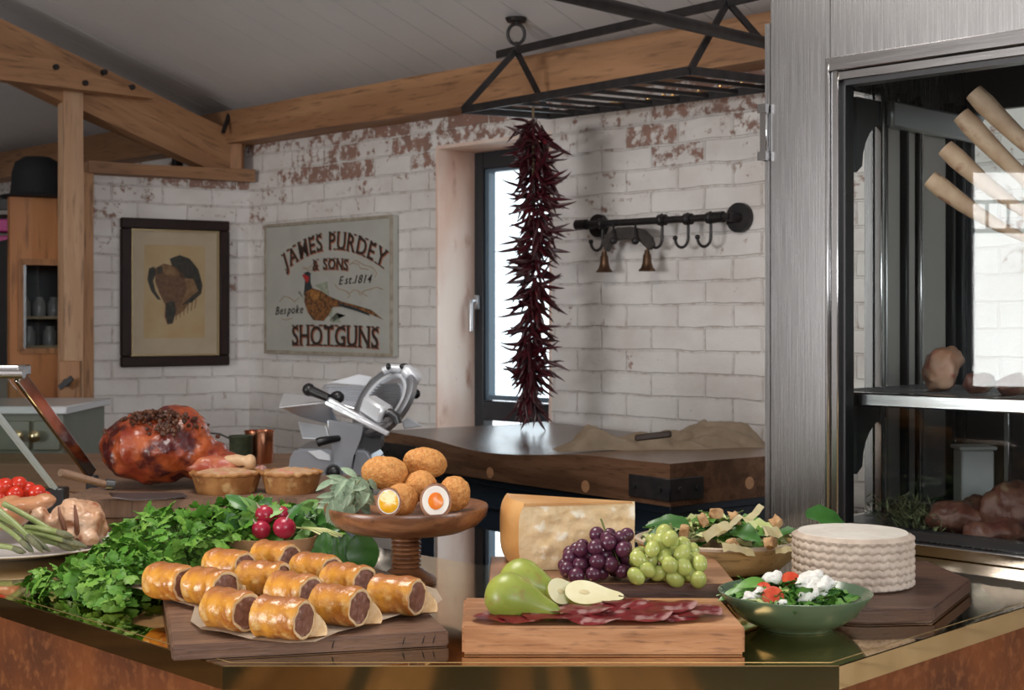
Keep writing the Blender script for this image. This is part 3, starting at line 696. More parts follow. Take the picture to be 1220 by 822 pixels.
for i in range(540):
    t = random.random(); z = -.02-.99*t; ang = random.uniform(0, 2*pi)
    wdt = .092*(.85+.25*sin(t*9)) * (1.0 if t < .9 else .75)
    c = Vector((cos(ang)*wdt*.35*random.random()+.012*sin(t*5), sin(ang)*wdt*.35*random.random(), z))
    el = R(random.uniform(-75, -5)) if random.random() < .8 else R(random.uniform(-10, 25))
    if t > .93: el = R(random.uniform(-88, -50))
    spec_.append((c, ang, el, random.uniform(.75, 1.15)))
spec_.sort(key=lambda s: s[0].y+sin(s[1])*.08)
rest = B()
for i, (c, ang, el, sc) in enumerate(spec_):
    Mx = Matrix.Translation(c) @ Euler((random.uniform(0, 6.28), 0, 0)).to_matrix().to_4x4()
    Mx = Matrix.Translation(c) @ Matrix.Rotation(ang, 4, 'Z') @ Matrix.Rotation(-el, 4, 'Y') @ Matrix.Rotation(random.uniform(0, 6.28), 4, 'X') @ Matrix.Diagonal((sc, sc, sc, 1))
    if i < 100:
        o = bpy.data.objects.new('chilli', cm[i % 6]); COL.objects.link(o); o.parent = ris; o.matrix_basis = Mx
    else:
        b2 = B(); b2.from_mesh(cm[i % 6]); b2.transform(Mx); me = bpy.data.meshes.new('t'); b2.to_mesh(me); b2.free(); rest.from_mesh(me); bpy.data.meshes.remove(me)
o = obj('chilli_mass', rest, M['chilli'], ris, w=False); o['kind'] = 'stuff'
bm = B(); tube(bm, [(0, 0, .04), (0, .02, -.5), (.01, .02, -1.0)], .005, 6); obj('cord', bm, mat('twine', (.2, .14, .08), rough=.9), ris, w=False)

# ================================================================== BUTCHER BLOCK
bf = Vector((.413, 3.72, 0)); bl = Vector((-.443, 4.84, 0)); bd = (bf-bl); BLn = bd.length; bd.normalize(); bn = Vector((-bd.y, bd.x, 0))  # points to the wall
if bn.y < 0: bn = -bn
blk = thing('butcher_block', 'massive worn wooden butcher\'s block table with black corner irons and navy base', 'table', bl, atan2(bd.y, bd.x))
M['block'] = wood('worn_block_wood', (.15, .078, .044), (.085, .042, .023), 'x', 20, .24, .2, dark=(.03, .015, .01))
LX, LY = BLn, .70
bm = B(); nx, ny = 56, 28; g = []
def dip(x, y):
    d = -.030*math.exp(-((x-.62)/.30)**2-((y-.05)/.30)**2) -.020*math.exp(-((x-.45)/.3)**2-((y-.45)/.22)**2)
    return d+.006*noise.noise(Vector((x*3, y*3, 1)))
rows_top = [[bm.verts.new((LX*i/nx, LY*j/ny, 1.0+dip(LX*i/nx, LY*j/ny))) for i in range(nx+1)] for j in range(ny+1)]
def lowz(x, y): return .892+.5*dip(x, y)*.3
rows_bot = [[bm.verts.new((LX*i/nx, LY*j/ny, .888)) for i in range(nx+1)] for j in range(ny+1)]
for j in range(ny):
    for i in range(nx):
        bm.faces.new((rows_top[j][i], rows_top[j][i+1], rows_top[j+1][i+1], rows_top[j+1][i])); bm.faces.new((rows_bot[j][i], rows_bot[j+1][i], rows_bot[j+1][i+1], rows_bot[j][i+1]))
for i in range(nx):
    for j in (0, ny): bm.faces.new((rows_top[j][i], rows_top[j][i+1], rows_bot[j][i+1], rows_bot[j][i]))
for j in range(ny):
    for i in (0, nx): bm.faces.new((rows_top[j][i], rows_top[j+1][i], rows_bot[j+1][i], rows_bot[j][i]))
obj('block_top', bm, M['block'], blk, w=False, sharp=50)
# extension to the right behind the cabinet
bm = B()
for x0, x1, y0, y1 in ((LX-.155, LX+.006, -.006, .0), (LX, LX+.006, -.006, .12)): bx(bm, x0, x1, y0, y1, .902, .962, bev=.002)
for x in (LX-.13, LX-.03): cyl(bm, (x, -.004, .932), (x, -.012, .932), .007, seg=10)
for y in (.03, .095): cyl(bm, (LX+.004, y, .932), (LX+.012, y, .932), .007, seg=10)
obj('corner_iron', bm, M['iron'], blk, w=False)
bm = B()
for x0, x1, y0, y1 in ((-.006, .22, -.006, 0), (-.006, 0, -.006, .22)): bx(bm, x0, x1, y0, y1, .902, .962, bev=.002)
for x in (.04, .18): cyl(bm, (x, -.004, .932), (x, -.012, .932), .007, seg=10)
obj('corner_iron', bm, M['iron'], blk, w=False)
for x in (.30, .62, LX-.34): bm = B(); cyl(bm, (x, -.0015, .91), (x, .002, .91), .017, seg=14); obj('wood_plug', bm, M['oak'], blk, w=False)
for y in (.30, .5): bm = B(); cyl(bm, (LX+.0015, y, .93), (LX-.002, y, .93), .017, seg=14); obj('wood_plug', bm, M['oak'], blk, w=False)
bm = B(); i_ = .05
bx(bm, i_, LX-i_, i_, LY-i_, .72, .889, bev=.004); bx(bm, i_-.012, LX-i_+.012, i_-.012, LY-i_+.012, .79, .80, bev=.003); bx(bm, i_-.015, LX-i_+.015, i_-.015, LY-i_+.015, .86, .89, bev=.004)
obj('apron', bm, M['navy'], blk, w=False)
for x in (i_+.04, LX-i_-.04):
    for y in (i_+.04, LY-i_-.04):
        bm = B(); bx(bm, x-.04, x+.04, y-.04, y+.04, 0, .72, bev=.004); obj('leg', bm, M['navy'], blk, w=False)
# linen cloth lying on the block
M['linen'] = mat('crumpled_linen', (.46, .36, .26), (.38, .29, .20), scale=18, rough=.9, bump=.3, bscale=400, bdist=.0006)
bm = B(); nx, ny = 90, 34
p00 = at(668, 532, 3.95); p10 = at(930, 516, 3.70)
# built in the block's top frame: long axis towards the right end
ex = Vector((.62, .10, 0)); c0 = Vector((.125, 4.17, 1.0)); ey = Vector((-.02, .24, 0)); rows = []
for j in range(ny+1):
    r_ = []
    for i in range(nx+1):
        u, v = i/nx, j/ny
        wv = (.35+.65*u)*(1-.15*sin(u*9)); vv = (v-.5)*wv
        p = c0+ex*u*1.05+ey*(vv*1.25+.10*sin(u*7)+.25*(u-.3))
        env = min(1, 6*v, 6*(1-v), 10*u, 10*(1-u)) 
        hgt = .012+(.045+.03*u)*abs(noise.noise(Vector((u*7+v*2.2, v*3.0+u, 2.3))))+.022*abs(noise.noise(Vector((u*15-v*5, v*6, 8))))+.065*u*math.exp(-((v-.62)/.28)**2)+.045*math.exp(-((u-.16)/.06)**2)+.004*noise.noise(Vector((u*14, v*6, 5)))
        p.z = 1.0-.004+max(.0, hgt*env*.72)
        r_.append(bm.verts.new(p+Vector((.010*noise.noise(Vector((u*8, v*5, 0))), .016*noise.noise(Vector((u*6, v*5, 4))), 0))))
    rows.append(r_)
for j in range(ny):
    for i in range(nx): bm.faces.new((rows[j][i], rows[j][i+1], rows[j+1][i+1], rows[j+1][i]))
bmesh.ops.solidify(bm, geom=list(bm.faces), thickness=.003)
single('linen_cloth', bm, M['linen'], 'crumpled beige linen cloth lying on the dark butcher\'s block', 'cloth', sharp=70)
bm = B(); bar(bm, at(757, 527, 3.93)+Z*.012, at(800, 522, 3.90)+Z*.012, .022, .018, bev=.004)
single('knife_handle', bm, mat('dark_wood_handle', (.03, .016, .01), rough=.5), 'dark wooden handle poking out from the beige cloth', 'knife')

# ================================================================== LEFT BACKGROUND
# wooden cold-store door beside the post
dr = thing('cold_store_door', 'orange oak door with a small glazed hatch behind the pale post', 'door', PL-PU*.40, pang)
def dpt(px, py):
    s, z = ppt(px, py); return s+.40, z
x0 = dpt(10, 300)[0]; x1 = .40; zt = dpt(40, 236)[1]; wa = dpt(22, 300)[0]; wb = dpt(76, 300)[0]; zb, zc = dpt(40, 418)[1], dpt(40, 312)[1]
bm = B()
for a in ((x0, wa, 0, zt), (wb, x1, 0, zt), (wa, wb, zc, zt), (wa, wb, 0, zb)): bx(bm, a[0], a[1], -.03, .02, a[2], a[3])
obj('door_leaf', bm, wood('orange_oak', (.50, .215, .075), (.38, .145, .05), 'z', 6, .45, .25), dr, w=False)
bm = B()
for a in ((wa-.01, wa+.012, zb, zc), (wb-.012, wb+.01, zb, zc), (wa, wb, zc-.015, zc+.012), (wa, wb, zb-.012, zb+.012)): bx(bm, a[0], a[1], -.040, -.02, a[2], a[3])
obj('hatch_frame', bm, M['oak_z'], dr, w=False)
bm = B(); bx(bm, wa+.01, wa+.028, -.02, .0, zb, zc); obj('sash_strip', bm, M['steel'], dr, w=False)
bm = B(); bx(bm, wa, wb, -.012, -.008, zb, zc); obj('hatch_glass', bm, M['glass'], dr, w=False)
bm = B(); bx(bm, wa-.02, wb+.1, .30, .31, zb-.1, zc+.1); bx(bm, wa-.03, wa-.02, .02, .31, zb-.1, zc+.1); bx(bm, wa-.02, wb+.1, .02, .3, zc+.02, zc+.04); obj('hatch_back', bm, M['dark_steel'], dr, w=False)
bm = B()
for z in (zb+.01, zb+.14): bx(bm, wa-.02, wb+.1, .05, .3, z, z+.012)
obj('shelf_board', bm, mat('store_shelf', (.28, .21, .13), rough=.6), dr, w=False)
jar0 = None
for i, (dx, z) in enumerate(((.05, zb+.152), (.115, zb+.152), (.18, zb+.152), (.07, zb+.022), (.16, zb+.022))):
    bm = B(); lathe(bm, [(0, 0), (.028, 0), (.03, .01), (.03, .06), (.02, .075), (.02, .085), (0, .085)], 16); 
    o = obj('storage_jar', bm, mat('grey_jar', (.22, .22, .22), rough=.3)); o.matrix_world = Matrix.Translation(PL-PU*.40) @ Matrix.Rotation(pang, 4, 'Z') @ Matrix.Translation((wa+dx, .12, z))
    tag(o, ['grey jar on the upper shelf behind the door hatch, leftmost', 'grey jar on the upper shelf behind the door hatch, middle one', 'grey jar on the upper shelf behind the door hatch, nearest the post', 'grey jar on the lower shelf behind the door hatch, left one', 'grey jar on the lower shelf behind the door hatch, right one'][i], 'jar', 'jars behind the door hatch')
bm = B()
lathe(bm, [(0, .20), (.05, .195), (.085, .17), (.098, .12), (.10, .05), (.105, .02), (.14, .012), (.145, .004), (.10, 0), (0, 0)], 32)
hat = obj('felt_hat', bm, mat('black_felt', (.008, .009, .012), rough=.85)); hat.location = PL-PU*.215-PN*.02+Z*(zt+.0); hat.scale = (1.12, 1.1, .93); tag(hat, 'black rounded hat shape sitting on top of the orange oak door', 'hat')
# latch plate on the post
lt = thing('door_latch', 'brown wooden latch plate with black turn knob on the post', 'latch', at(82, 482, 6.03))
def lp(px, py, Y=6.03): return at(px, py, Y)
bm = B(); prism(bm, [lp(70, 430), lp(95, 430), lp(95, 484), lp(70, 484)], (0, .03, 0)); bmesh.ops.bevel(bm, geom=list(bm.edges), offset=.003, segments=1, affect='EDGES'); obj('latch_plate', bm, M['oak_z'], lt)
bm = B(); cyl(bm, lp(79, 456), lp(79, 456, 5.98), .018, .015, 14); bar(bm, lp(71, 462, 5.975), lp(86, 450, 5.975), .016, .022); obj('turn_knob', bm, M['iron'], lt)
# side unit: grey-green drawers with pale worktop
cu = thing('drawer_cabinet', 'sage grey drawer cabinet with brass knobs behind the glass guard', 'cabinet', (-1.75, 5.0, 0))
M['sage'] = mat('sage_grey_paint', (.155, .17, .135), (.18, .19, .155), scale=5, rough=.45)
Yc = 5.0; xr = at(76, 500, Yc).x; zt_ = at(0, 493, Yc).z
bm = B(); bx(bm, -2.4, xr, Yc, Yc+.5, 0, zt_, bev=.003); obj('carcass', bm, M['sage'], cu)
for k, (a, b) in enumerate(((at(-60, 0, Yc).x, at(37, 0, Yc).x), (at(41, 0, Yc).x, at(73, 0, Yc).x))):
    for z1_, z0_ in ((at(0, 501, Yc).z, at(0, 536, Yc).z), (at(0, 540, Yc).z, at(0, 590, Yc).z)):
        bm = B(); bx(bm, a, b, Yc-.016, Yc, z0_, z1_, bev=.003); d_ = obj('drawer', bm, M['sage'], cu)
        if z1_ > at(0, 510, Yc).z:
            bm = B(); c = at((24, 44)[k], 519, Yc-.016); lathe(bm, [(0, 0), (.008, 0), (.007, .012), (.019, .02), (.021, .03), (.012, .038), (0, .04)], 20, Matrix.Translation(c) @ Matrix.Rotation(pi/2, 4, 'X')); obj('knob', bm, mat('aged_brass_knob', (.62, .50, .30), rough=.28, metal=1), d_)
bm = B(); bx(bm, -2.45, xr+.02, Yc-.03, Yc+.52, zt_, zt_+.028, bev=.004); obj('worktop', bm, mat('pale_stone', (.62, .64, .66), rough=.25), cu)
# open shelves at the frame's left edge
sh = thing('wall_shelving', 'dark open shelving at the far left edge with small goods', 'shelf', (-2.6, 6.9, 0))
bm = B(); bx(bm, -2.85, -2.28, 7.1, 7.12, .5, 2.0); 
for z in (1.30, 1.50, 1.70, 1.88): bx(bm, -2.85, -2.28, 6.8, 7.1, z, z+.02)
bx(bm, -2.86, -2.84, 6.8, 7.12, .5, 2.0); obj('shelf_rack', bm, M['roomwall'], sh)
for i, (z, c, nm) in enumerate(((1.90, (.03, .03, .03), 'black'), (1.80, (.62, .06, .30), 'pink'), (1.72, (.55, .05, .25), 'magenta'), (1.52, (.30, .20, .15), 'brown'), (1.32, (.6, .6, .6), 'white'))):
    bm = B(); bx(bm, -2.52+.01*i, -2.34, 6.82, 7.0, z, z+.06+.03*(i > 2), bev=.006); bx(bm, -2.50, -2.36, 6.815, 6.83, z+.02, z+.035)
    single('packet', bm, mat(nm+'_packet', c, rough=.5), nm+' packet on the dark shelving at the far left edge', 'packet')

# ================================================================== REAR BENCH AND SLICER
BZ = .95
bench = thing('rear_bench', 'wooden rear bench carrying the meat slicer, ham board and copper pans', 'bench', (-1.0, 3.9, 0))
M['bench'] = wood('bench_wood', (.30, .17, .10), (.22, .12, .07), 'x', 6, .5, .2)
bp = [(-.42, 2.97), (-.42, 4.55), (-2.0, 4.55), (-2.0, 4.47), (-.50, 2.97)]
bm = B(); prism(bm, [(x, y, BZ-.04) for x, y in bp], (0, 0, .04)); obj('bench_top', bm, M['bench'], bench, sharp=20)
bp2 = [(-.44, 3.05), (-.44, 4.5), (-1.9, 4.5), (-1.9, 4.48), (-.50, 3.05)]
bm = B(); prism(bm, [(x, y, 0) for x, y in bp2], (0, 0, BZ-.04)); obj('bench_carcass', bm, M['navy'], bench, sharp=20)

Y0 = 3.95
sl = thing('meat_slicer', 'silver electric meat slicer with round blade guard and black handles', 'slicer', (at(420, 500, Y0).x, Y0, BZ))
def sp(cx, cy, Y=Y0): return at(320+cx/4.835, 420+cy/4.835, Y)
M['alu'] = mat('polished_aluminium', (.74, .76, .80), rough=.28, metal=.85); M['alu_d'] = mat('satin_aluminium', (.42, .44, .48), rough=.35, metal=.8)
M['alu_w'] = mat('bright_anodised', (.82, .85, .9), rough=.3, metal=.35)
def slab3(name, pts, thick, m, bev=.002):
    bm = B(); P = [Vector(p) for p in pts]; n_ = (P[1]-P[0]).cross(P[2]-P[0]).normalized(); prism(bm, P, n_*thick)
    if bev: bmesh.ops.bevel(bm, geom=list(bm.edges), offset=bev, segments=1, affect='EDGES')
    return obj(name, bm, m, sl, sharp=25)
# base
zb_ = BZ
def fp(cx, cy, Y): p = sp(cx, cy, Y); p.z = max(p.z, BZ+.001); return p
bm = B(); prism(bm, [fp(115, 740, 3.85), fp(115, 640, 3.85), fp(128, 585, 3.85), fp(160, 555, 3.85), fp(560, 560, 3.85), fp(620, 640, 3.85), fp(620, 740, 3.85)], (0, .26, 0)); bmesh.ops.bevel(bm, geom=list(bm.edges), offset=.006, segments=2, affect='EDGES'); obj('base_housing', bm, M['alu_d'], sl, sharp=30)
slab3('base_cover', [sp(225, 568, 3.845), sp(300, 560, 3.845), sp(355, 590, 3.845), sp(360, 625, 3.845), sp(285, 615, 3.845)], -.006, M['alu_w'])
bm = B(); prism(bm, [sp(335, 385, 3.80), sp(555, 425, 3.80), sp(530, 500, 3.80), sp(482, 590, 3.80), sp(470, 715, 3.80), sp(425, 725, 3.80), sp(382, 700, 3.80), sp(368, 560, 3.80), sp(345, 450, 3.80)], (0, .05, 0)); bmesh.ops.bevel(bm, geom=list(bm.edges), offset=.004, segments=2, affect='EDGES'); obj('carriage_arm', bm, M['alu_d'], sl, sharp=30)
bm = B(); prism(bm, [sp(555, 430, 3.87), sp(650, 460, 3.87), sp(640, 560, 3.87), sp(560, 600, 3.87), sp(500, 590, 3.87)], (0, .12, 0)); obj('motor_housing', bm, M['dark_steel'], sl)
# carriage tray
slab3('tray_lip', [sp(58, 314, 3.78), sp(85, 235, 4.0), sp(200, 244, 4.02), sp(330, 276, 3.92), sp(343, 284, 3.78)], .004, M['alu_w'])
slab3('tray_plate', [sp(60, 314, 3.78), sp(343, 280, 3.78), sp(400, 400, 3.84), sp(330, 412, 3.86), sp(175, 368, 3.84)], .005, M['alu'])
slab3('receiving_tray', [sp(170, 395, 3.98), sp(330, 420, 3.98), sp(352, 500, 3.93), sp(195, 492, 3.93)], .004, M['alu_w'])
# ribbed gauge plate
gpn = [sp(300, 215, 4.08), sp(320, 180, 4.12), sp(560, 188, 4.12), sp(520, 330, 4.02), sp(430, 300, 4.02)]
slab3('gauge_plate', gpn, .006, M['alu'])
bm = B()
for k in range(7):
    t = k/7; bar(bm, sp(330+22*k*.7, 192+14*k*.9, 4.10-.012*k), sp(560-6*k, 196+14*k*.9, 4.10-.012*k), .003, .004)
obj('plate_ribs', bm, M['alu_d'], sl)
slab3('back_shield', [sp(340, 175, 4.2), sp(520, 125, 4.2), sp(600, 140, 4.2), sp(560, 195, 4.2)], .004, M['alu_w'])
# rail
bm = B(); bar(bm, sp(225, 200, 3.80), sp(655, 452, 3.72), .014, .014, bev=.002); bar(bm, sp(330, 285, 3.775), sp(690, 470, 3.70), .012, .012, bev=.002); obj('slide_rail', bm, M['alu_w'], sl)
bm = B(); bar(bm, sp(380, 310, 3.765), sp(450, 345, 3.755), .02, .015, bev=.002); obj('rail_block', bm, M['alu_w'], sl)
bm = B(); cyl(bm, sp(228, 212, 3.79), sp(345, 262, 3.77), .014, .011, 16); ell(bm, sp(232, 214, 3.79), (.018,)*3, sub=2); obj('push_handle', bm, M['black'], sl)
bm = B(); ell(bm, sp(395, 258, 3.80), (.020, .012, .018), sub=2); cyl(bm, sp(395, 258, 3.80), sp(395, 290, 3.80), .008, seg=10); obj('clamp_knob', bm, M['black'], sl)
bm = B(); tube(bm, [sp(280, 520, 3.76), sp(300, 512, 3.76), sp(360, 500, 3.77), sp(400, 494, 3.80)], [.012, .012, .010, .009], 12); obj('thickness_lever', bm, M['black'], sl)
bm = B(); cyl(bm, sp(372, 690, 3.74), sp(372, 690, 3.82), .022, .020, 18); ell(bm, sp(372, 690, 3.74), (.019, .01, .019), sub=2); cyl(bm, sp(400, 700, 3.76), sp(400, 700, 3.81), .014, seg=12); obj('adjust_knob', bm, M['black'], sl)
for cx in (140, 590): bm = B(); p = sp(cx, 700, 3.88); cyl(bm, (p.x, p.y, BZ), (p.x, p.y, BZ+.02), .016, seg=12); obj('rubber_foot', bm, M['black'], sl)
# blade and guard ring
bc = sp(672, 285, 3.90); a_ = (sp(830, 255, 3.80)-bc); b_ = (sp(715, 95, 3.96)-bc); nb = a_.cross(b_).normalized(); b_ = b_-a_.normalized()*b_.dot(a_.normalized())
rx_, ry_ = a_.length, b_.length; ax, bxv = a_.normalized(), b_.normalized(); nb = ax.cross(bxv)
if nb.y > 0: nb = -nb
Mb = basis(bc, ax*rx_, bxv*ry_, nb*.1)
bm = B(); lathe(bm, [(1.02, -.05), (1.03, .10), (.97, .16), (.86, .14), (.80, .10), (.80, -.05), (1.02, -.05)], 64, Mb); obj('blade_guard_ring', bm, M['alu_d'], sl, sharp=50)
bm = B(); lathe(bm, [(.80, .02), (.80, .11), (.74, .13), (.70, .10), (.70, .02), (.80, .02)], 64, Mb); obj('blade_edge', bm, M['alu_w'], sl, sharp=50)
bm = B(); lathe(bm, [(0, -.05), (.71, -.05), (.71, .03), (0, .03)], 64, Mb); obj('blade_disc', bm, M['alu'], sl, sharp=50)
bm = B()
for k in range(13):
    v = -.30+.07*k; w_ = sqrt(max(.01, .66**2-v*v)); bar(bm, Mb @ Vector((-w_, v, .06)), Mb @ Vector((w_*.95, v-.10, .06)), .004, .005)
obj('cover_ribs', bm, M['alu_d'], sl)
bm = B(); bar(bm, sp(560, 290, 3.78), sp(680, 365, 3.74), .05, .05, bev=.008); obj('product_pusher', bm, M['alu_w'], sl)
bm = B(); tube(bm, [sp(635, 385, 3.74), sp(660, 350, 3.74), sp(700, 345, 3.74), sp(735, 370, 3.74), sp(745, 410, 3.74)], .012, 10); obj('guard_bracket', bm, M['dark_steel'], sl)
bm = B(); tube(bm, [sp(660, 108, 3.90), sp(700, 88, 3.90), sp(770, 92, 3.90), sp(800, 110, 3.90)], .012, 10); obj('top_bridge', bm, M['alu_w'], sl)
bm = B(); tube(bm, [sp(775, 92, 3.86), sp(790, 100, 3.86), sp(850, 150, 3.86), sp(872, 165, 3.86)], [.012, .019, .021, .012], 14); obj('sharpener_housing', bm, M['alu_w'], sl)
bm = B(); ell(bm, sp(690, 80, 3.88), (.007, .007, .010), sub=2); ell(bm, sp(782, 80, 3.88), (.014, .010, .009), sub=2); ell(bm, sp(832, 185, 3.87), (.012, .01, .014), sub=2); ell(bm, sp(848, 238, 3.87), (.013, .011, .014), sub=2); tube(bm, [sp(832, 185, 3.87), sp(848, 238, 3.87)], .006, 8); obj('sharpener_knob', bm, M['black'], sl)
slab3('blade_cover', [sp(800, 372, 3.95), sp(885, 425, 3.95), sp(780, 440, 3.95), sp(770, 400, 3.95)], .01, M['alu_w'])

# ---- copper pans and pot
M['copper'] = mat('copper', (.72, .34, .20), (.60, .25, .14), scale=20, rough=.22, metal=1)
def pan(px, py, Y, r, h, name, lab, cat, inner=None):
    p = at(px, py, Y); p.z = BZ; t = thing(name, lab, cat, p)
    bm = B(); lathe(bm, [(0, 0), (r*.92, 0), (r*.97, .004), (r, h), (r*1.05, h+.002), (r*1.05, h+.005), (r*.97, h+.004), (r*.93, .008), (0, .008)], 40); obj('bowl', bm, M['copper'] if not inner else inner, t, w=False)
    return t
pan(309, 550, 4.25, .043, .092, 'copper_pan', 'small copper pan standing on the rear bench near the slicer', 'pan')
t = pan(287, 550, 4.15, .034, .085, 'herb_pot', 'small dark green pot with a curved wire handle behind the ham', 'pot', mat('dark_green_enamel', (.015, .022, .01), (.04, .05, .02), scale=60, rough=.6))
p = at(287, 522, 4.15); bm = B(); tube(bm, [at(283, 535, 4.15), at(275, 523, 4.15), at(262, 517, 4.15), at(250, 516, 4.15)], .0032, 6); obj('wire_handle', bm, M['iron'], t)

# ================================================================== GLASS GUARD on the counter's left arm
gd = thing('sneeze_guard', 'slanted glass counter guard with brushed steel bracket', 'glass guard', (-1.0, 3.2, CZ))
e0 = at(114, 564, 3.30); e1 = at(23, 448, 2.95)
dl = Vector((-.7071, .7071, 0))*.0+Vector((-1, .12, 0)).normalized()
bm = B(); bar(bm, e0+Vector((-.01, 0, 0)), e1, .028, .014, up=Vector((.25, -1, .5)), bev=.002); obj('end_bracket', bm, M['steel_h'], gd)
bm = B(); bar(bm, e1+Vector((.012, 0, .012)), e1+dl*.6+Vector((0, 0, .012)), .06, .022, bev=.003); cyl(bm, e1+Vector((.02, -.03, .006)), e1+dl*.6+Vector((0, -.03, .006)), .010, seg=12); obj('top_rail', bm, M['steel_h'], gd)
g0 = at(68, 586, 2.98); g1 = at(-8, 488, 2.72)
bm = B(); bar(bm, g0, g1, .008, .016, up=Vector((.25, -1, .5))); obj('glass_edge_strip', bm, mat('pale_glass_edge', (.50, .58, .58), rough=.15, spec=.8), gd)
bm = B(); prism(bm, [e0+Vector((-.035, 0, .02)), e1+Vector((-.03, 0, 0)), e1+dl*.6, e0+dl*.6+Vector((0, 0, .02))], (0, .006, 0)); obj('guard_pane', bm, M['guard_glass'], gd)
bm = B(); prism(bm, [g0, g1, g1+dl*.5, g0+dl*.5], (0, .006, 0)); obj('lower_pane', bm, M['guard_glass'], gd)
bm = B(); bx(bm, g0.x-.015, g0.x+.02, g0.y-.02, g0.y+.02, CZ, g0.z+.01, bev=.003); bx(bm, e0.x-.02, e0.x+.005, e0.y-.012, e0.y+.012, CZ, e0.z-.004, bev=.003); bar(bm, (g0.x, g0.y, CZ+.008), (e0.x-.01, e0.y, CZ+.008), .03, .014); obj('foot_block', bm, M['black'], gd)

# ================================================================== DRY-AGEING CABINET
FO = Vector((.514, 2.836, CZ))
fr = thing('meat_cabinet', 'tall brushed steel glass-fronted meat ageing cabinet on the counter\'s right arm', 'fridge', FO, -pi/4)
FW, FD, FH = 1.15, .80, 1.30
def fpx(px, py, y=0):     # point of the plane local y = const
    t = (px-610)/FPX; c = (FO.x+FO.y)+y*sqrt(2); Y = c/(1+t); X = t*Y
    return ((Vector((X, Y, 0))-Vector((FO.x, FO.y, 0))).dot(U), H-(py-380)/FPX*Y-CZ)
gx = .165; gz0, gz1 = .028, .884
bm = B(); bx(bm, 0, .141, 0, .05, 0, FH, bev=.003); bx(bm, .141, FW, 0, .05, gz1+.045, FH); bx(bm, .141, FW, 0.012, .05, 0, gz0); obj('front_panel', bm, M['steel'], fr, w=False)
bm = B(); bx(bm, 0, .02, .05, .27, 0, FH); bx(bm, 0, .02, .27, .355, gz1+.03, FH); bx(bm, 0, .02, .355, .70, 0, FH); bx(bm, 0, .02, .27, .355, 0, .01); bx(bm, 0, .02, .7, .8, 0, FH); obj('side_panel', bm, M['steel'], fr, w=False)
bm = B(); bx(bm, -.012, 0, .001, .05, 0, 1.02); obj('edge_flange', bm, M['steel'], fr, w=False)
hb = fpx(909, 125, 0)[1], fpx(909, 192, 0)[1]
bm = B(); bx(bm, -.018, -.001, -.010, .03, hb[1], hb[0], bev=.002); bx(bm, -.02, .0, -.014, .01, hb[1], hb[1]+.018); bx(bm, -.02, .0, -.014, .01, hb[0]-.018, hb[0]); obj('hinge', bm, M['steel_h'], fr, w=False)
bm = B(); bx(bm, 0, FW, 0, FD, FH, FH+.01); bx(bm, 0.02, FW, .05, FD, 0, .012); obj('carcass_plate', bm, M['dark_steel'], fr, w=False)
# door frame proud of the panel
bm = B(); 
bx(bm, .141, .149, -.022, .01, 0, gz1+.045, bev=.002); bx(bm, .149, gx, -.014, .01, gz0, gz1+.02, bev=.002); bx(bm, .149, FW-.02, -.022, .01, gz1+.018, gz1+.045, bev=.002); bx(bm, gx, FW-.05, -.014, .01, gz1, gz1+.018, bev=.002)
bx(bm, .149, FW-.02, -.022, .01, 0, gz0-.006, bev=.002); bx(bm, FW-.06, FW-.02, -.022, .01, 0, gz1+.045)
door = obj('door', bm, M['steel_h'], fr, w=False)
bm = B(); bx(bm, gx, gx+.008, .0, .03, gz0, gz1); bx(bm, gx, FW-.06, 0, .03, gz1-.008, gz1); bx(bm, gx, FW-.06, 0, .03, gz0-.004, gz0+.012); obj('door_seal', bm, M['black'], door, w=False)
bm = B(); bx(bm, gx, FW-.06, .004, .010, gz0, gz1); obj('door_glass', bm, M['glass'], door, w=False)
# back wall with a clear upper light
def yb(px): 
    t = (px-610)/FPX; q = FO.x+.02*U.x-t*(FO.y+.02*U.y); return q/(.7071*(t-1)) if False else None
bx0 = fpx(1138, 300, FD)[0]
bm = B(); bx(bm, .02, max(.03, bx0), FD-.02, FD, 0, FH); bx(bm, bx0, FW, FD-.02, FD, .92, FH); bx(bm, bx0, FW, FD-.02, FD, 0, .285); bx(bm, FW-.3, FW, FD-.02, FD, 0, FH); bx(bm, FW-.02, FW, .05, FD, 0, FH); obj('back_panel', bm, M['dark_steel'], fr, w=False)
bm = B(); bx(bm, bx0, FW-.3, FD-.012, FD-.006, .285, .92); obj('rear_glass', bm, M['glass'], fr, w=False)
# grey liner panels and uprights on the left side
M['liner'] = steel_mat('satin_liner', (.50, .48, .46), .38)
for a, b in ((.40, .455), (.475, .52), (.54, .66)):
    bm = B(); bx(bm, .021, .030, a, b, .02, .90, bev=.003); obj('liner_panel', bm, M['liner'], fr, w=False)
for y in (.36, .465, .53, .675, .72): bm = B(); bx(bm, .021, .040, y, y+.012, .015, .93, bev=.002); obj('shelf_upright', bm, (M['steel_h'] if y in (.36, .53) else M['black']), fr, w=False)
for x in (.12, .3, .5): bm = B(); bx(bm, x, x+.014, FD-.04, FD-.02, .012, .285, bev=.002); obj('shelf_upright', bm, M['steel_h'], fr, w=False)
bm = B(); q0 = fpx(1042, 108, .39); bx(bm, .03, .05, .39, .80, .845, .905, bev=.006); ell(bm, (.04, .79, .91), (.02, .02, .02), sub=2); obj('light_bracket', bm, mat('frosted_bracket', (.55, .58, .60), rough=.35, metal=.5), fr, w=False)
bm = B()
def gus(z, sg):
    pts = [(.021, .27, z), (.021, .39, z)]
    for k in range(7): a = R(90*k/6); pts.append((.021, .27+.022+.098*(1-sin(a)), z-sg*(.045+.10*(1-cos(a)))))
    pts.append((.021, .27, z-sg*.16)); return pts
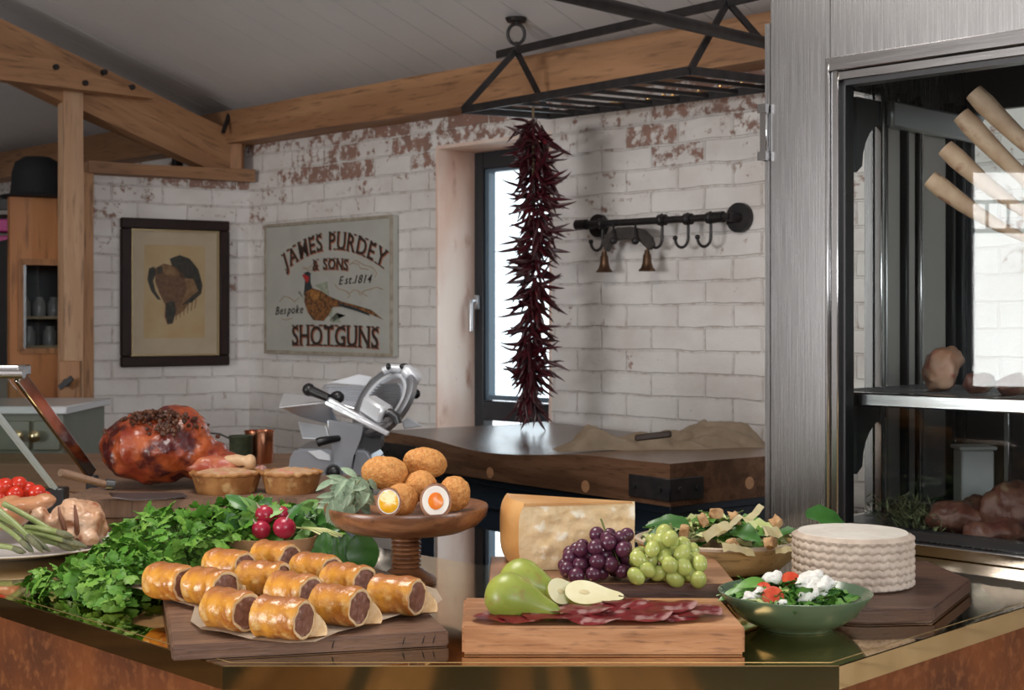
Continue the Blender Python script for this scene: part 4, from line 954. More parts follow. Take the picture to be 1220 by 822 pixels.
prism(bm, gus(.90, 1), (.012, 0, 0)); prism(bm, gus(.262, 1), (.012, 0, 0)); obj('corner_gusset', bm, M['dark_steel'], fr, w=False)
# shelf
sz = .284
shf = B(); bx(shf, .025, FW-.05, .045, .075, sz-.022, sz+.004, bev=.003); bx(shf, .025, FW-.05, .56, .57, sz-.01, sz); bx(shf, .025, .035, .05, .57, sz-.012, sz); 
for k in range(34):
    x = .04+k*.03; bar(shf, (x, .07, sz-.002), (x, .56, sz-.002), .003, .003)
obj('wire_shelf', shf, M['steel_h'], fr, w=False)
bm = B(); bx(bm, .03, FW-.05, .10, .54, .262, .268); obj('drip_tray', bm, M['dark_steel'], fr, w=False)
def fl(x, y, z): return FO+U*x+Wd*y+Z*z
def fp3(px, py, y): s, z = fpx(px, py, y); return fl(s, y, z)
# rib rack with long cleaned bones
M['bone'] = mat('cleaned_rib_bone', (.38, .235, .15), (.48, .33, .22), scale=30, rough=.55, c3=(.24, .10, .06), s3=30, lo3=.58, hi3=.72)
M['aged'] = mat('aged_beef', (.075, .02, .015), (.13, .05, .03), scale=25, rough=.5, c3=(.25, .17, .11), s3=18, lo3=.6, hi3=.68, bump=.6, bscale=60)
rr_ = thing('rib_rack', 'rack of beef with four long pale rib bones hanging inside the cabinet', 'meat', fp3(1290, 230, .3))
for (a, b, w0, w1) in (((1108, 213), (1240, 292), .0225, .006), ((1126, 176), (1262, 277), .0225, .006), ((1145, 137), (1285, 262), .023, .007), ((1160, 110), (1300, 230), .023, .008)):
    bm = B(); P0, P1_ = fp3(*a, .12), fp3(*b, .2); n = 10; pts = [P0.lerp(P1_, k/n)+Z*(-.012*sin(pi*k/n)) for k in range(n+1)]
    tube(bm, pts, [w0*.82]+[w0+(w1-w0)*k/n for k in range(1, n+1)], 10, flat=.95); obj('rib_bone', bm, M['bone'], rr_)
bm = blobs([(fp3(1300, 260, .22), (.075, .07, .07)), (fp3(1330, 200, .25), (.09, .08, .10))], .008, 3, .01, 25, .004, 80); obj('meat_eye', bm, M['aged'], rr_)
bm = B(); p = fp3(1330, 200, .25); tube(bm, [p, (p.x, p.y, CZ+FH)], .005, 8); obj('hanging_hook', bm, M['steel_h'], rr_)
# joints on the shelf and on the floor of the cabinet
M['joint'] = mat('raw_pale_joint', (.46, .22, .13), (.60, .38, .27), scale=16, rough=.45, c3=(.40, .05, .04), s3=22, lo3=.55, hi3=.65, bump=.4, bscale=70)
def joint(px, py, y, r, lab, m='aged', z=None, name='aged_joint'):
    p = fp3(px, py, y); p.z = (CZ+sz if z is None else z)+r[2]*.92
    bm = blobs([(p, r), (p+Vector((r[0]*.5, .01, r[2]*.15)), (r[0]*.6, r[1]*.8, r[2]*.9), (.2, .3, .2)), (p+Vector((-r[0]*.45, 0, -r[2]*.2)), (r[0]*.6, r[1]*.7, r[2]*.75))], .006, 3, .010, 30, .004, 90)
    return single(name, bm, M[m], lab, 'meat')
joint(1122, 430, .30, (.034, .045, .048), 'pale pink joint of meat at the left of the cabinet shelf', 'joint')
joint(1165, 445, .26, (.03, .035, .022), 'small dark red joint beside the pale one on the shelf')
joint(1205, 445, .26, (.03, .035, .020), 'small dark red cut of meat right on the cabinet shelf')
joint(1150, 600, .22, (.075, .06, .032), 'large dark aged joint on the cabinet floor, left one', z=CZ+.014)
joint(1215, 590, .25, (.075, .07, .055), 'tall dark aged joint on the cabinet floor at the right edge', z=CZ+.014)
joint(1185, 620, .12, (.06, .045, .022), 'flat dark aged steak lying in front on the cabinet floor', z=CZ+.014)
bm = B()
for i in range(420):
    p = fp3(random.gauss(1085, 22), 600, random.uniform(.12, .38)); p.z = CZ+.018+random.random()**1.5*.035
    d = Vector((random.uniform(-1, 1), random.uniform(-1, 1), random.uniform(-.1, .6))).normalized(); tube(bm, [p, p+d*.012, p+d*.026+Z*.003], [.0008, .0022, .0006], 4, flat=.3)
tag(single('herb_bundle', bm, mat('dry_herb', (.10, .13, .05), (.20, .20, .10), scale=60, rough=.8), 'bundle of dried green herbs on the cabinet floor behind glass', 'herbs'), kind='stuff')
bm = B(); p = fp3(1160, 592, .5); bx(bm, p.x-.035, p.x+.035, p.y-.03, p.y+.03, CZ+.012, CZ+.15, bev=.004); bx(bm, p.x-.040, p.x+.040, p.y-.035, p.y+.035, CZ+.15, CZ+.158, bev=.002); single('salt_box', bm, mat('white_tub', (.6, .6, .58), rough=.4), 'white upright tub with lid inside the lower cabinet', 'box')

# ================================================================== FOOD AND WARE ON THE COUNTER
M['walnut_dark'] = wood('dark_walnut_tray', (.20, .108, .07), (.115, .058, .036), 'x', 34, .42, .3, dark=(.04, .02, .014))
M['board_oak'] = wood('oiled_cherry_board', (.58, .30, .145), (.34, .14, .055), 'x', 30, .42, .25, dark=(.13, .05, .025))
M['board_maple'] = wood('striped_board_top', (.44, .235, .13), (.30, .145, .075), 'x', 34, .42, .2)
M['board_walnut'] = wood('figured_walnut', (.15, .075, .055), (.06, .03, .026), 'x', 34, .38, .2)
M['acacia'] = wood('acacia_turned', (.32, .14, .06), (.15, .058, .026), 'x', 30, .32, .15, dark=(.05, .02, .012), coat=.3)
M['baking_paper'] = mat('baking_paper', (.62, .49, .36), (.68, .56, .43), scale=12, rough=.75)
def quad_board(name, pts, z0, z1, m, lab, cat='board', bev=.002, wob=.0, parts=None):
    """board from four ground corners (front-left, front-right, back-right, back-left), subdivided long faces"""
    o = Vector((*pts[0], 0)); ex = Vector((*pts[1], 0))-o; an = atan2(ex.y, ex.x); ex.normalize(); ey = Vector((-ex.y, ex.x, 0))
    L = [((Vector((*p, 0))-o).dot(ex), (Vector((*p, 0))-o).dot(ey)) for p in pts]
    bm = B(); prism(bm, [(x, y, 0) for x, y in L], (0, 0, z1-z0))
    bmesh.ops.bevel(bm, geom=list(bm.edges), offset=bev, segments=2, affect='EDGES')
    t = thing(name, lab, cat, (o.x, o.y, z0), an); obj('board', bm, m, t, w=False, sharp=35)
    return t
# --- the sausage-roll board
tz = .970
SB = [(-.427, 1.785), (-.083, 1.868), (-.206, 2.318), (-.550, 2.230)]
tray = quad_board('serving_board', SB, CZ+.0006, tz, M['walnut_dark'], 'dark walnut plank board under the sausage rolls at the counter corner')
# dark clefts in its front edge
ang = atan2(.083, .344)
cleft_m = mat('dark_cleft', (.02, .012, .01), rough=.8)
for x in (.20, .292, .318, .332): bm = B(); prism(bm, [(x, -.0006, .004), (x+.0018, -.0006, .006), (x+.004, -.0006, .0155), (x+.0015, -.0006, .011)], (0, .002, 0)); obj('edge_cleft', bm, cleft_m, tray, w=False)
# baking paper, outline in photograph order on the board's top
pz = tz+.0015
po = [gp(x, y, pz) for x, y in ((150, 703), (166, 706), (190, 713), (214, 722), (232, 727), (227, 742), (240, 753), (266, 758), (300, 763), (345, 769), (376, 766), (402, 756), (440, 746), (480, 737), (508, 729), (527, 716), (520, 705), (480, 690), (420, 668), (350, 655), (280, 660), (215, 680), (170, 695))]
bm = B(); c = sum(po, Vector())/len(po); rings = []
for k in range(1, 13):
    f = k/12; ring = []
    for i, p in enumerate(po):
        q = c.lerp(p, f); lift = .006*max(0, f-.75)/.25*abs(noise.noise(Vector((i*.9, 0, 2)))*2)+.0012*noise.noise(q*40)
        if i in (0, 1): lift += .004*f
        q.z = pz+.0012+max(0, lift); ring.append(bm.verts.new(q))
    rings.append(ring)
cv = bm.verts.new((c.x, c.y, pz+.001))
for i in range(len(po)):
    j = (i+1) % len(po); bm.faces.new((cv, rings[0][i], rings[0][j]))
    for a, b in zip(rings[:-1], rings[1:]): bm.faces.new((a[i], b[i], b[j], a[j]))
bmesh.ops.solidify(bm, geom=list(bm.faces), thickness=.0005)
single('baking_paper', bm, M['baking_paper'], 'wavy sheet of beige baking paper under the sausage rolls', 'paper', sharp=60)
# --- sausage rolls
def pastry_mat(name):
    m = mat(name, (.70, .315, .04), (.36, .10, .016), scale=34, rough=.28, bump=.9, bscale=70, c3=(.80, .50, .17), s3=60, lo3=.55, hi3=.72, coat=.35, sss=.05, lo=.42, hi=.66)
    nt = m.node_tree; N = nt.nodes; L = nt.links; p = N['Principled BSDF']; src = p.inputs['Base Color'].links[0].from_socket
    tc = N.new('ShaderNodeTexCoord'); sp_ = N.new('ShaderNodeSeparateXYZ'); L.new(tc.outputs['Object'], sp_.inputs[0])
    nz = N.new('ShaderNodeTexNoise'); nz.inputs['Scale'].default_value = 35; L.new(tc.outputs['Object'], nz.inputs['Vector'])
    a = N.new('ShaderNodeMath'); a.operation = 'MULTIPLY_ADD'; a.inputs[1].default_value = .03; L.new(nz.outputs[0], a.inputs[0]); L.new(sp_.outputs[2], a.inputs[2])
    r = N.new('ShaderNodeMapRange'); r.inputs[1].default_value = .050; r.inputs[2].default_value = .064; r.inputs[4].default_value = .85; L.new(a.outputs[0], r.inputs[0])
    mx = N.new('ShaderNodeMix'); mx.data_type = 'RGBA'; L.new(src, mx.inputs[6]); mx.inputs[7].default_value = (.36, .115, .035, 1); L.new(r.outputs[0], mx.inputs[0]); L.new(mx.outputs[2], p.inputs['Base Color'])
    return m
M['pastry'] = pastry_mat('glazed_pastry')
M['pastry_cut'] = mat('flaky_pastry_edge', (.66, .42, .20), (.74, .55, .33), scale=70, rough=.7, bump=.5, bscale=150)
M['sausage'] = mat('sausage_filling', (.15, .055, .035), (.27, .12, .085), scale=90, rough=.4, bump=.9, bscale=120, c3=(.42, .27, .22), s3=90, lo3=.6, hi3=.7)
def make_roll(seed, L_=.069, r0=.0282):
    """long axis local x, rests on z=0, cut end at +x"""
    rnd = random.Random(seed); t = thing('sausage_roll', 'golden sausage roll', 'sausage roll')
    bm = B(); n, seg = 16, 40; rings = []
    prof = [(-.5, .72), (-.495, .82), (-.48, .92), (-.45, .985)]+[(-.42+.84*k/11, 1.0+.025*sin(k*1.3+seed)) for k in range(12)]+[(.45, .985), (.475, .955), (.493, .91), (.5, .86), (.497, .80), (.488, .765)]
    for u, rr in prof:
        ring = []
        for k in range(seg):
            a = 2*pi*k/seg; d = Vector((0, cos(a), sin(a))); rad = r0*rr*(1+.075*noise.noise(Vector((u*5+seed, cos(a)*1.6, sin(a)*1.6)))+.035*noise.noise(Vector((u*22, cos(a)*6, sin(a)*6+seed))))
            p = Vector((u*L_, 0, 0))+d*rad; p.z = max(p.z*.95, -r0*.86)+r0*.86
            if u > .44: p.x += .003*noise.noise(Vector((cos(a)*2, sin(a)*2, seed)))
            ring.append(bm.verts.new(p))
        rings.append(ring)
    for i in range(len(rings)-1):
        for k in range(seg):
            f = bm.faces.new((rings[i][k], rings[i][(k+1) % seg], rings[i+1][(k+1) % seg], rings[i+1][k])); f.material_index = 1 if (prof[i][0] >= .48 or prof[i][0] < -.48) else 0
    f = bm.faces.new(rings[0]); f.material_index = 1
    obj('pastry', bm, [M['pastry'], M['pastry_cut']], t, w=False, sharp=60)
    bm = B(); lathe(bm, [(r0*.84, .44*L_), (r0*.80, .485*L_), (r0*.6, .497*L_), (r0*.3, .502*L_), (0, .502*L_)], 32, Matrix.Translation((0, 0, r0*.86)) @ basis(Vector(), Vector((0, 1, 0)), Vector((0, 0, 1)), Vector((1, 0, 0))))
    for v in bm.verts: v.co.x += .0022*noise.noise(v.co*110+Vector((seed, 0, 0))); v.co.z = (v.co.z-r0*.86)*.93+r0*.86
    obj('filling', bm, M['sausage'], t, w=False)
    # open flap of pastry folded under the cut end
    bm = B(); nu, nv = 8, 5; rows = []
    for i in range(nu+1):
        a = -pi*.55+pi*.62*i/nu; row = []
        for j in range(nv+1):
            v = j/nv; rad = r0*(.98+.12*v+.12*v*noise.noise(Vector((i*.8, j, seed)))); x = L_*.46+v*.018*sin(pi*(i+.6)/(nu+1.2))
            z = rad*sin(a)*.93+r0*.86; row.append(bm.verts.new((x, rad*cos(a)*.98+.004*v, max(.0006, z-.006*v))))
        rows.append(row)
    for i in range(nu):
        for j in range(nv): bm.faces.new((rows[i][j], rows[i+1][j], rows[i+1][j+1], rows[i][j+1]))
    bmesh.ops.solidify(bm, geom=list(bm.faces), thickness=.0022)
    obj('pastry_flap', bm, M['pastry_cut'], t, w=False, sharp=60)
    return t
protos = [make_roll(k) for k in range(4)]
RL = [ # body centre px, end centre px, label
 ((203, 692), (221, 699), 'leftmost golden sausage roll at the back left of the paper'),
 ((250, 698), (270, 702), 'sausage roll second from the left, just behind the front left one'),
 ((275, 725), (294, 731), 'front left sausage roll with its dark filling facing the camera'),
 ((336, 735), (361, 740), 'frontmost bright yellow sausage roll nearest the camera'),
 ((272, 674), (287, 680), 'browner sausage roll in the back row, left, below the parsley'),
 ((312, 689), (330, 688), 'sausage roll in the middle of the pile, left of centre'),
 ((350, 704), (366, 709), 'sausage roll directly behind the frontmost bright yellow one'),
 ((328, 664), (346, 670), 'darkest sausage roll right in front of the radish dish'),
 ((376, 679), (393, 683), 'sausage roll in the back row right of the darkest one'),
 ((414, 692), (434, 701), 'flaky brown-topped sausage roll left of the cake stand foot'),
 ((404, 720), (422, 726), 'golden sausage roll in the front row right of the bright yellow one'),
 ((472, 708), (492, 713), 'rightmost sausage roll with a torn flap, beside the stand foot')]
for i, (b_, e_, lab) in enumerate(RL):
    zc_ = pz+.003+.025; c = gp(b_[0], b_[1], zc_); e = gp(e_[0], e_[1], zc_)
    # yaw: ends turned towards the camera on the right
    yaw = R([-34, -38, -40, -24, -30, -18, -36, -36, -34, -38, -30, -26][i])
    loc = Vector((c.x, c.y, pz+.0025))
    o = protos[i] if i < 4 else dup(protos[i % 4])
    o.location = loc; o.rotation_euler = (0, 0, yaw); o['label'] = lab; o['group'] = 'sausage rolls on the baking paper'

# --- front cherry board with cured meat and pears
fb = quad_board('cutting_board', [(-.064, 1.818), (.298, 1.818), (.293, 2.005), (-.068, 2.005)], CZ+.0006, .987, M['board_oak'], 'thick reddish cherry board in front carrying cured meat and pears', bev=.003)
FZ = .987
M['bresaola'] = mat('cured_beef', (.22, .012, .018), (.36, .035, .04), scale=30, rough=.30, spec=.6, c3=(.62, .36, .34), s3=34, lo3=.55, hi3=.63, bump=.3, bscale=80, distort=1)
SLL = ['leftmost slice of cured red meat, in front of the pears', 'second slice of cured meat from the left along the front', 'cured meat slice just right of the whole pear\'s tip', 'front middle slice of cured red meat on the board', 'cured meat slice under the cut pear half', 'slice of cured meat behind the front middle one', 'cured meat slice right of the cut pear half', 'upper middle slice of cured meat at the back of the fan', 'front slice of cured meat right of the middle', 'large folded slice at the back right of the meat fan', 'second slice of cured meat from the right, lying in front', 'rightmost slice of cured meat with frilled edge']
SLP = [(604, 737), (633, 738), (665, 737), (700, 738), (690, 729), (720, 730), (735, 722), (757, 721), (760, 736), (790, 725), (800, 736), (822, 730)]
for i, (px, py) in enumerate(SLP):
    z = FZ+.0022+.0012*(i % 5)+(.002 if py < 731 else 0); c = gp(px, py, z); rnd = random.Random(i)
    bm = B(); rings = []; n = 34; ra, rb_ = .043+.004*rnd.random(), .030+.004*rnd.random(); ph = rnd.random()*6
    cv = bm.verts.new((0, 0, .002))
    for k in range(1, 8):
        f = k/7; ring = []
        for j in range(n):
            a = 2*pi*j/n; wv = .0022*f*f*sin(a*3+ph)+.0007*f*sin(a*8+ph*2)*f; 
            x = ra*f*cos(a)*(1+.05*sin(a*5+ph)); y = rb_*f*sin(a)*(1+.05*sin(a*3+ph))
            ring.append(bm.verts.new((x, y, .004+wv+.002*(1-f)+.0022*noise.noise(Vector((x*30, y*30, i*3)))*f)))
        rings.append(ring)
    for j in range(n):
        k2 = (j+1) % n; bm.faces.new((cv, rings[0][j], rings[0][k2]))
        for a, b in zip(rings[:-1], rings[1:]): bm.faces.new((a[j], b[j], b[k2], a[k2]))
    mz = min(v.co.z for v in bm.verts)
    for v in bm.verts: v.co.z -= mz
    bmesh.ops.solidify(bm, geom=list(bm.faces), thickness=.0007)
    o = obj('cured_meat_slice', bm, M['bresaola'], sharp=70); o.location = (c.x, c.y, z); o.rotation_euler = (R(rnd.uniform(-3, 5)), R(rnd.uniform(-4, 4)), rnd.uniform(-.5, .5)); tag(o, SLL[i], 'cured meat', 'slices of cured meat fanned on the front board')
M['pear'] = mat('green_pear_skin', (.33, .37, .065), (.22, .27, .04), scale=14, rough=.36, c3=(.28, .19, .05), s3=70, lo3=.58, hi3=.72, sss=.08, bump=.08, bscale=90)
M['pear_flesh'] = mat('pear_flesh', (.78, .74, .50), (.70, .64, .38), scale=25, rough=.4, sss=.1)
M['stem'] = mat('woody_stem', (.10, .06, .03), (.18, .12, .06), scale=60, rough=.8)
PP = [(0, -.004), (.010, -.003), (.021, .003), (.0295, .014), (.0325, .027), (.0305, .041), (.0245, .055), (.0185, .068), (.0140, .081), (.0105, .092), (.005, .0985), (0, .099)]
def smooth_prof(P, n=3):
    out = []
    for i in range(len(P)-1):
        p0, p1, p2, p3 = P[max(i-1, 0)], P[i], P[i+1], P[min(i+2, len(P)-1)]
        for k in range(n):
            t = k/n; out.append(tuple(max(0 if d == 0 else -9, .5*(2*p1[d]+(p2[d]-p0[d])*t+(2*p0[d]-5*p1[d]+4*p2[d]-p3[d])*t*t+(3*p1[d]-p0[d]-3*p2[d]+p3[d])*t**3)) for d in (0, 1)))
    out.append(P[-1]); out[0] = P[0]; return out
def pear(lab, c, yaw, pitch, sc=1.0):
    ax = Vector((cos(yaw)*cos(pitch), sin(yaw)*cos(pitch), sin(pitch))); x = ax.cross(Z).normalized(); y = ax.cross(x)
    t = thing('pear', lab, 'pear', (c.x, c.y, FZ), 0, 'pears on the front board'); Mm = basis(c, x*sc, y*sc, ax*sc)
    bm = B(); lathe(bm, smooth_prof(PP), 36, Mm)
    for v in bm.verts: v.co += (v.co-c).normalized()*.0010*noise.noise(v.co*60)
    obj('pear_body', bm, M['pear'], t); bm = B(); tube(bm, [Mm @ Vector((0, 0, .091)), Mm @ Vector((.001, 0, .106)), Mm @ Vector((.004, 0, .114))], [.0016, .0013, .0018], 6); obj('stalk', bm, M['stem'], t)
c = gp(583, 703, FZ+.034); pear('whole green pear lying in front, its thin end pointing right', c, R(-14), R(-16), 1.0)
c = gp(601, 688, FZ+.034); pear('second whole green pear lying behind the front one', Vector((c.x, c.y+.02, c.z)), R(-24), R(-14), .95)
def half_pear(lab, px, py, yaw, sc, tip=False, tilt=20):
    c = gp(px, py, FZ+.022); t = thing('pear_half', lab, 'pear', (c.x, c.y, FZ), 0)
    ax = Vector((cos(yaw), sin(yaw), -.10)).normalized(); up = (Vector((0, -sin(R(tilt)), cos(R(tilt))))); x = ax.cross(up).normalized(); up = x.cross(ax)
    Mm = basis(c, x*sc, -up*sc, ax*sc); pf = smooth_prof(PP); bm = B(); seg = 20; rings = []
    for r_, z_ in pf: rings.append([bm.verts.new(Mm @ Vector((r_*cos(pi*k/seg), r_*sin(pi*k/seg), z_))) for k in range(seg+1)])
    for a, b in zip(rings[:-1], rings[1:]):
        for k in range(seg): bm.faces.new((a[k], a[k+1], b[k+1], b[k]))
        f = bm.faces.new((a[0], b[0], b[-1], a[-1])); f.material_index = 1
    bmesh.ops.remove_doubles(bm, verts=list(bm.verts), dist=1e-5)
    obj('pear_flesh', bm, [M['pear'], M['pear_flesh']], t, sharp=60)
    bm = B(); tube(bm, [Mm @ Vector((0, 0, .090)), Mm @ Vector((0, .002, .104))], .0014, 6); obj('stalk', bm, M['stem'], t)
    bm = B(); lathe(bm, [(0, -.001), (.0075, -.001), (.006, .0008), (0, .001)], 18, Mm @ Matrix.Translation((0, 0, .030)) @ Matrix.Rotation(pi/2, 4, 'X') @ Matrix.Diagonal((1, 1.5, 1, 1))); obj('core', bm, mat('pear_core', (.62, .52, .28), rough=.5), t)
half_pear('cut pear half lying with its pale flesh up, stalk to the right', 676, 703, R(-4), .78, tilt=28)
half_pear('cut pear half standing behind, between whole pear and flat half', 655, 704, R(28), .58, tilt=60)

# --- second board: striped top, dark walnut front
b2 = thing('cheese_board', 'striped wooden board with dark walnut edge under cheese and grapes', 'board', (-.035, 2.10, CZ), 0)
bm = B(); bx(bm, 0, .365, 0, .24, .008, .0385, bev=.002); obj('board', bm, M['board_walnut'], b2, w=False)
bm = B(); bx(bm, .001, .364, .001, .239, .0380, .0395, bev=.0008); bx(bm, .362, .3665, .001, .239, .010, .038); obj('top_stave', bm, M['board_maple'], b2, w=False)
for x, y in ((.03, .03), (.33, .03), (.03, .21), (.33, .21)): bm = B(); cyl(bm, (x, y, .0005), (x, y, .009), .012, seg=14); obj('foot', bm, M['black'], b2, w=False)
BZ2 = CZ+.0397
# parmesan wedge
ch = thing('parmesan_wedge', 'large wedge of hard yellow cheese with orange rind', 'cheese', (.09, 2.24, BZ2))
M['parm'] = mat('hard_cheese_cut', (.66, .46, .235), (.72, .55, .33), scale=30, rough=.6, c3=(.82, .74, .58), s3=38, lo3=.56, hi3=.66, bump=.8, bscale=80, sss=.05)
M['rind'] = mat('cheese_rind', (.50, .235, .07), (.60, .34, .13), scale=12, rough=.42, bump=.2, bscale=60, c3=(.34, .14, .04), s3=9, lo3=.58, hi3=.7)
Aa, Bb, Cc = Vector((.018, 2.205, 0)), Vector((.192, 2.225, 0)), Vector((-.012, 2.33, 0)); hC = 1.094-BZ2
out = []; nA = 10
for k in range(nA+1):   # bulging rind from back corner C to front corner A
    t = k/nA; p = Cc.lerp(Aa, t); nrm = Vector((-(Aa-Cc).y, (Aa-Cc).x, 0)).normalized(); nrm = nrm if nrm.x < 0 else -nrm
    out.append((p+nrm*.010*sin(pi*t), 'r'))
nF = 44
for k in range(1, nF+1): out.append((Aa.lerp(Bb, k/nF), 'f'))
for k in range(1, nF): out.append((Bb.lerp(Cc, k/nF), 'b'))
nz_ = 26; bm = B(); rows = []
fn = Vector(((Bb-Aa).y, -(Bb-Aa).x, 0)).normalized()
for j in range(nz_+1):
    v = j/nz_; row = []
    for p, kind in out:
        q = p.copy(); q.z = BZ2+.0005+hC*v
        bul = .012*(1-(2*v-1)**4)
        if kind == 'r': q += nrm*bul*1.0+nrm*(-.004)
        if kind == 'f':
            d = (q-Aa).dot((Bb-Aa).normalized()); e = min(1, d/.03)*min(1, (.18-d)/.012+.3)*min(1, 5*v+.2)*min(1, 5*(1-v)+.1)
            q += fn*e*(.007*noise.noise(Vector((q.x*38, q.z*60, 1)))+.0035*noise.noise(Vector((q.x*120, q.z*90, 4))))
        row.append(bm.verts.new(q))
    rows.append(row)
N_ = len(out)
for j in range(nz_):
    for k in range(N_): 
        f = bm.faces.new((rows[j][k], rows[j][(k+1) % N_], rows[j+1][(k+1) % N_], rows[j+1][k])); f.material_index = 1 if (k < nA) else 0
ft = bm.faces.new(rows[-1]); ft.material_index = 1; bm.faces.new(rows[0][::-1])
obj('cheese_paste', bm, [M['parm'], M['rind']], ch, sharp=50)
# orange under-rind border on the cut face
bm = B(); top = rows = None
q = [Aa+Vector((0, -.0016, 0))+fn*.0012, Bb+fn*.0012-Vector((.004, 0, 0))]
prism(bm, [(q[0].x, q[0].y, BZ2+hC-.0045), (q[1].x, q[1].y, BZ2+hC-.003), (q[1].x, q[1].y, BZ2+hC+.0004), (q[0].x, q[0].y, BZ2+hC+.0004)], (0, .003, 0))
obj('rind_border', bm, M['rind'], ch)
# grapes
def grapes(name, lab, cx0, px0, px1, py0, py1, m, r0, n, seed, longf=1.0, pts=None):
    rnd = random.Random(seed); c0 = gp((px0+px1)/2, (py1-10), BZ2+.014); t = thing(name, lab, 'grapes', (c0.x, c0.y, BZ2))
    proto = B(); q = bmesh.ops.create_icosphere(proto, subdivisions=3, radius=1); me = bpy.data.meshes.new('grape'); proto.to_mesh(me); proto.free(); me.materials.append(m); me.polygons.foreach_set('use_smooth', [True]*len(me.polygons))
    P = []; tries = 0
    W_ = (px1-px0)/FPX*c0.y/2
    while len(P) < n and tries < 20000:
        tries += 1; x = rnd.uniform(-1, 1); y = rnd.uniform(-1, 1); 
        hmax = pts(x); z = rnd.random()
        p = Vector((x*(W_-r0), y*.042, r0+z*hmax)); 
        if (y*y) > 1.0-.5*z: continue
        if all((p-w).length > r0*1.62 for w in P): P.append(p)
    for p in P:
        o = bpy.data.objects.new('grape', me); COL.objects.link(o); o.parent = t; s_ = r0*rnd.uniform(.9, 1.06); o.location = p; o.rotation_euler = (rnd.uniform(-.8, .8), rnd.uniform(-.8, .8), rnd.uniform(0, 6)); o.scale = (s_, s_, s_*longf)
    bm = B(); spine = [Vector((-.7*W_, 0, .02)), Vector((-.2*W_, .0, pts(-.2)*.6+.01)), Vector((.3*W_, 0, pts(.3)*.8+.015)), Vector((.15*W_, -.01, pts(.3)+r0*2+.006)), Vector((.10*W_, -.012, pts(.3)+r0*2+.014))]
    tube(bm, spine, .0017, 6)
    for p in P[::2]:
        k = min(spine[:3], key=lambda s_: (s_-p).length); tube(bm, [k, (k+p)/2+Z*.003, p], .0008, 4)
    obj('grape_stalk', bm, mat('grape_stalk_'+name, (.20, .22, .07), rough=.7), t, w=False)
M['red_grape'] = mat('red_grape_skin', (.055, .012, .030), (.10, .018, .045), scale=20, rough=.28, c3=(.16, .09, .13), s3=16, lo3=.56, hi3=.74, sss=.05)
M['green_grape'] = mat('green_grape_skin', (.42, .50, .12), (.52, .54, .17), scale=20, rough=.25, sss=.25, trans=.15)
grapes('red_grape_bunch', 'bunch of dark red grapes in front of the cheese wedge', 0, 663, 758, 626, 690, M['red_grape'], .0118, 62, 3, pts=lambda x: .022+.034*max(0, min(1, (x+1)*.95)))
grapes('green_grape_bunch', 'bunch of pale green grapes right of the red ones', 0, 745, 840, 628, 693, M['green_grape'], .0118, 56, 5, 1.25, pts=lambda x: .020+.040*max(0, 1-abs(x-.05)*.8))

# --- salads
M['leaf'] = mat('salad_leaf', (.075, .20, .025), (.13, .30, .05), scale=30, rough=.38, sss=.05)
M['leaf_dark'] = mat('spinach_leaf', (.030, .115, .018), (.05, .17, .028), scale=20, rough=.36, spec=.5)
M['leaf_pale'] = mat('pale_lettuce', (.42, .50, .16), (.66, .68, .36), scale=20, rough=.4, sss=.1)
def leaf(bm, p, d, up, L_, w_, curl=.2, cup=.25, n=7, mi=0, ruff=0, tipr=.0):
    d = Vector(d).normalized(); s = d.cross(Vector(up)).normalized(); u = s.cross(d).normalized(); rows = []
    for i in range(n+1):
        t = i/n; wd = w_*(sin(pi*min(1, t*.96+.04))**.7)*(1-.25*t)+w_*tipr; c = Vector(p)+d*L_*t*(1-.15*curl*t)+u*(-curl*L_*t*t)
        row = []
        for k, f in enumerate((-1, -.5, 0, .5, 1)):
            r_ = ruff*w_*sin(t*17+f*5)*abs(f); row.append(bm.verts.new(c+s*f*wd*.5+u*(abs(f)*cup*wd*.5+r_)))
        rows.append(row)
    for i in range(n):
        for k in range(4): f = bm.faces.new((rows[i][k], rows[i][k+1], rows[i+1][k+1], rows[i+1][k])); f.material_index = mi
def rv(rnd=random): 
    a = rnd.uniform(0, 2*pi); return Vector((cos(a), sin(a), 0))
# big wooden salad bowl
sc0 = Vector((.352, 2.44, CZ)); 
wb_ = thing('wooden_salad_bowl', 'wide shallow pale wooden bowl holding the leafy salad', 'bowl', sc0)
bm = B(); lathe(bm, [(0, 0), (.085, .0), (.108, .006), (.128, .024), (.138, .048), (.140, .053), (.136, .055), (.132, .050), (.118, .028), (.095, .014), (0, .010)], 72, Matrix.Diagonal((1, .9, 1, 1))); obj('bowl_body', bm, wood('pale_mango_wood', (.60, .42, .20), (.50, .32, .14), 'x', 26, .4, .15), wb_, w=False)
bm = B(); lathe(bm, [(.1408, .050), (.1412, .0545), (.136, .0565), (.131, .053)], 72, Matrix.Diagonal((1, .9, 1, 1))); obj('rim', bm, mat('pale_bowl_rim', (.58, .46, .34), rough=.5), wb_, w=False)
rnd = random.Random(11); bm = B()
for i in range(230):
    a = rnd.uniform(0, 2*pi); r_ = .118*sqrt(rnd.random()); h = .048+.045*(1-(r_/.13)**2)*rnd.uniform(.75, 1)
    p = sc0+Vector((r_*cos(a), r_*sin(a)*.9, h)); d = rv(rnd)+Z*rnd.uniform(-.2, .45); k = rnd.random()
    leaf(bm, p-d*.018, d, Z+rv(rnd)*.5, rnd.uniform(.03, .055), rnd.uniform(.018, .032), rnd.uniform(-.1, .5), rnd.uniform(-.4, .5), 5, 0 if k < .36 else (1 if k < .46 else 2), .12)
obj_ = single('salad_leaves', bm, [M['leaf'], M['leaf_dark'], M['leaf_pale']], 'mixed green salad leaves heaped in the pale wooden bowl', 'salad', recalc=False, sharp=80); tag(obj_, kind='stuff')
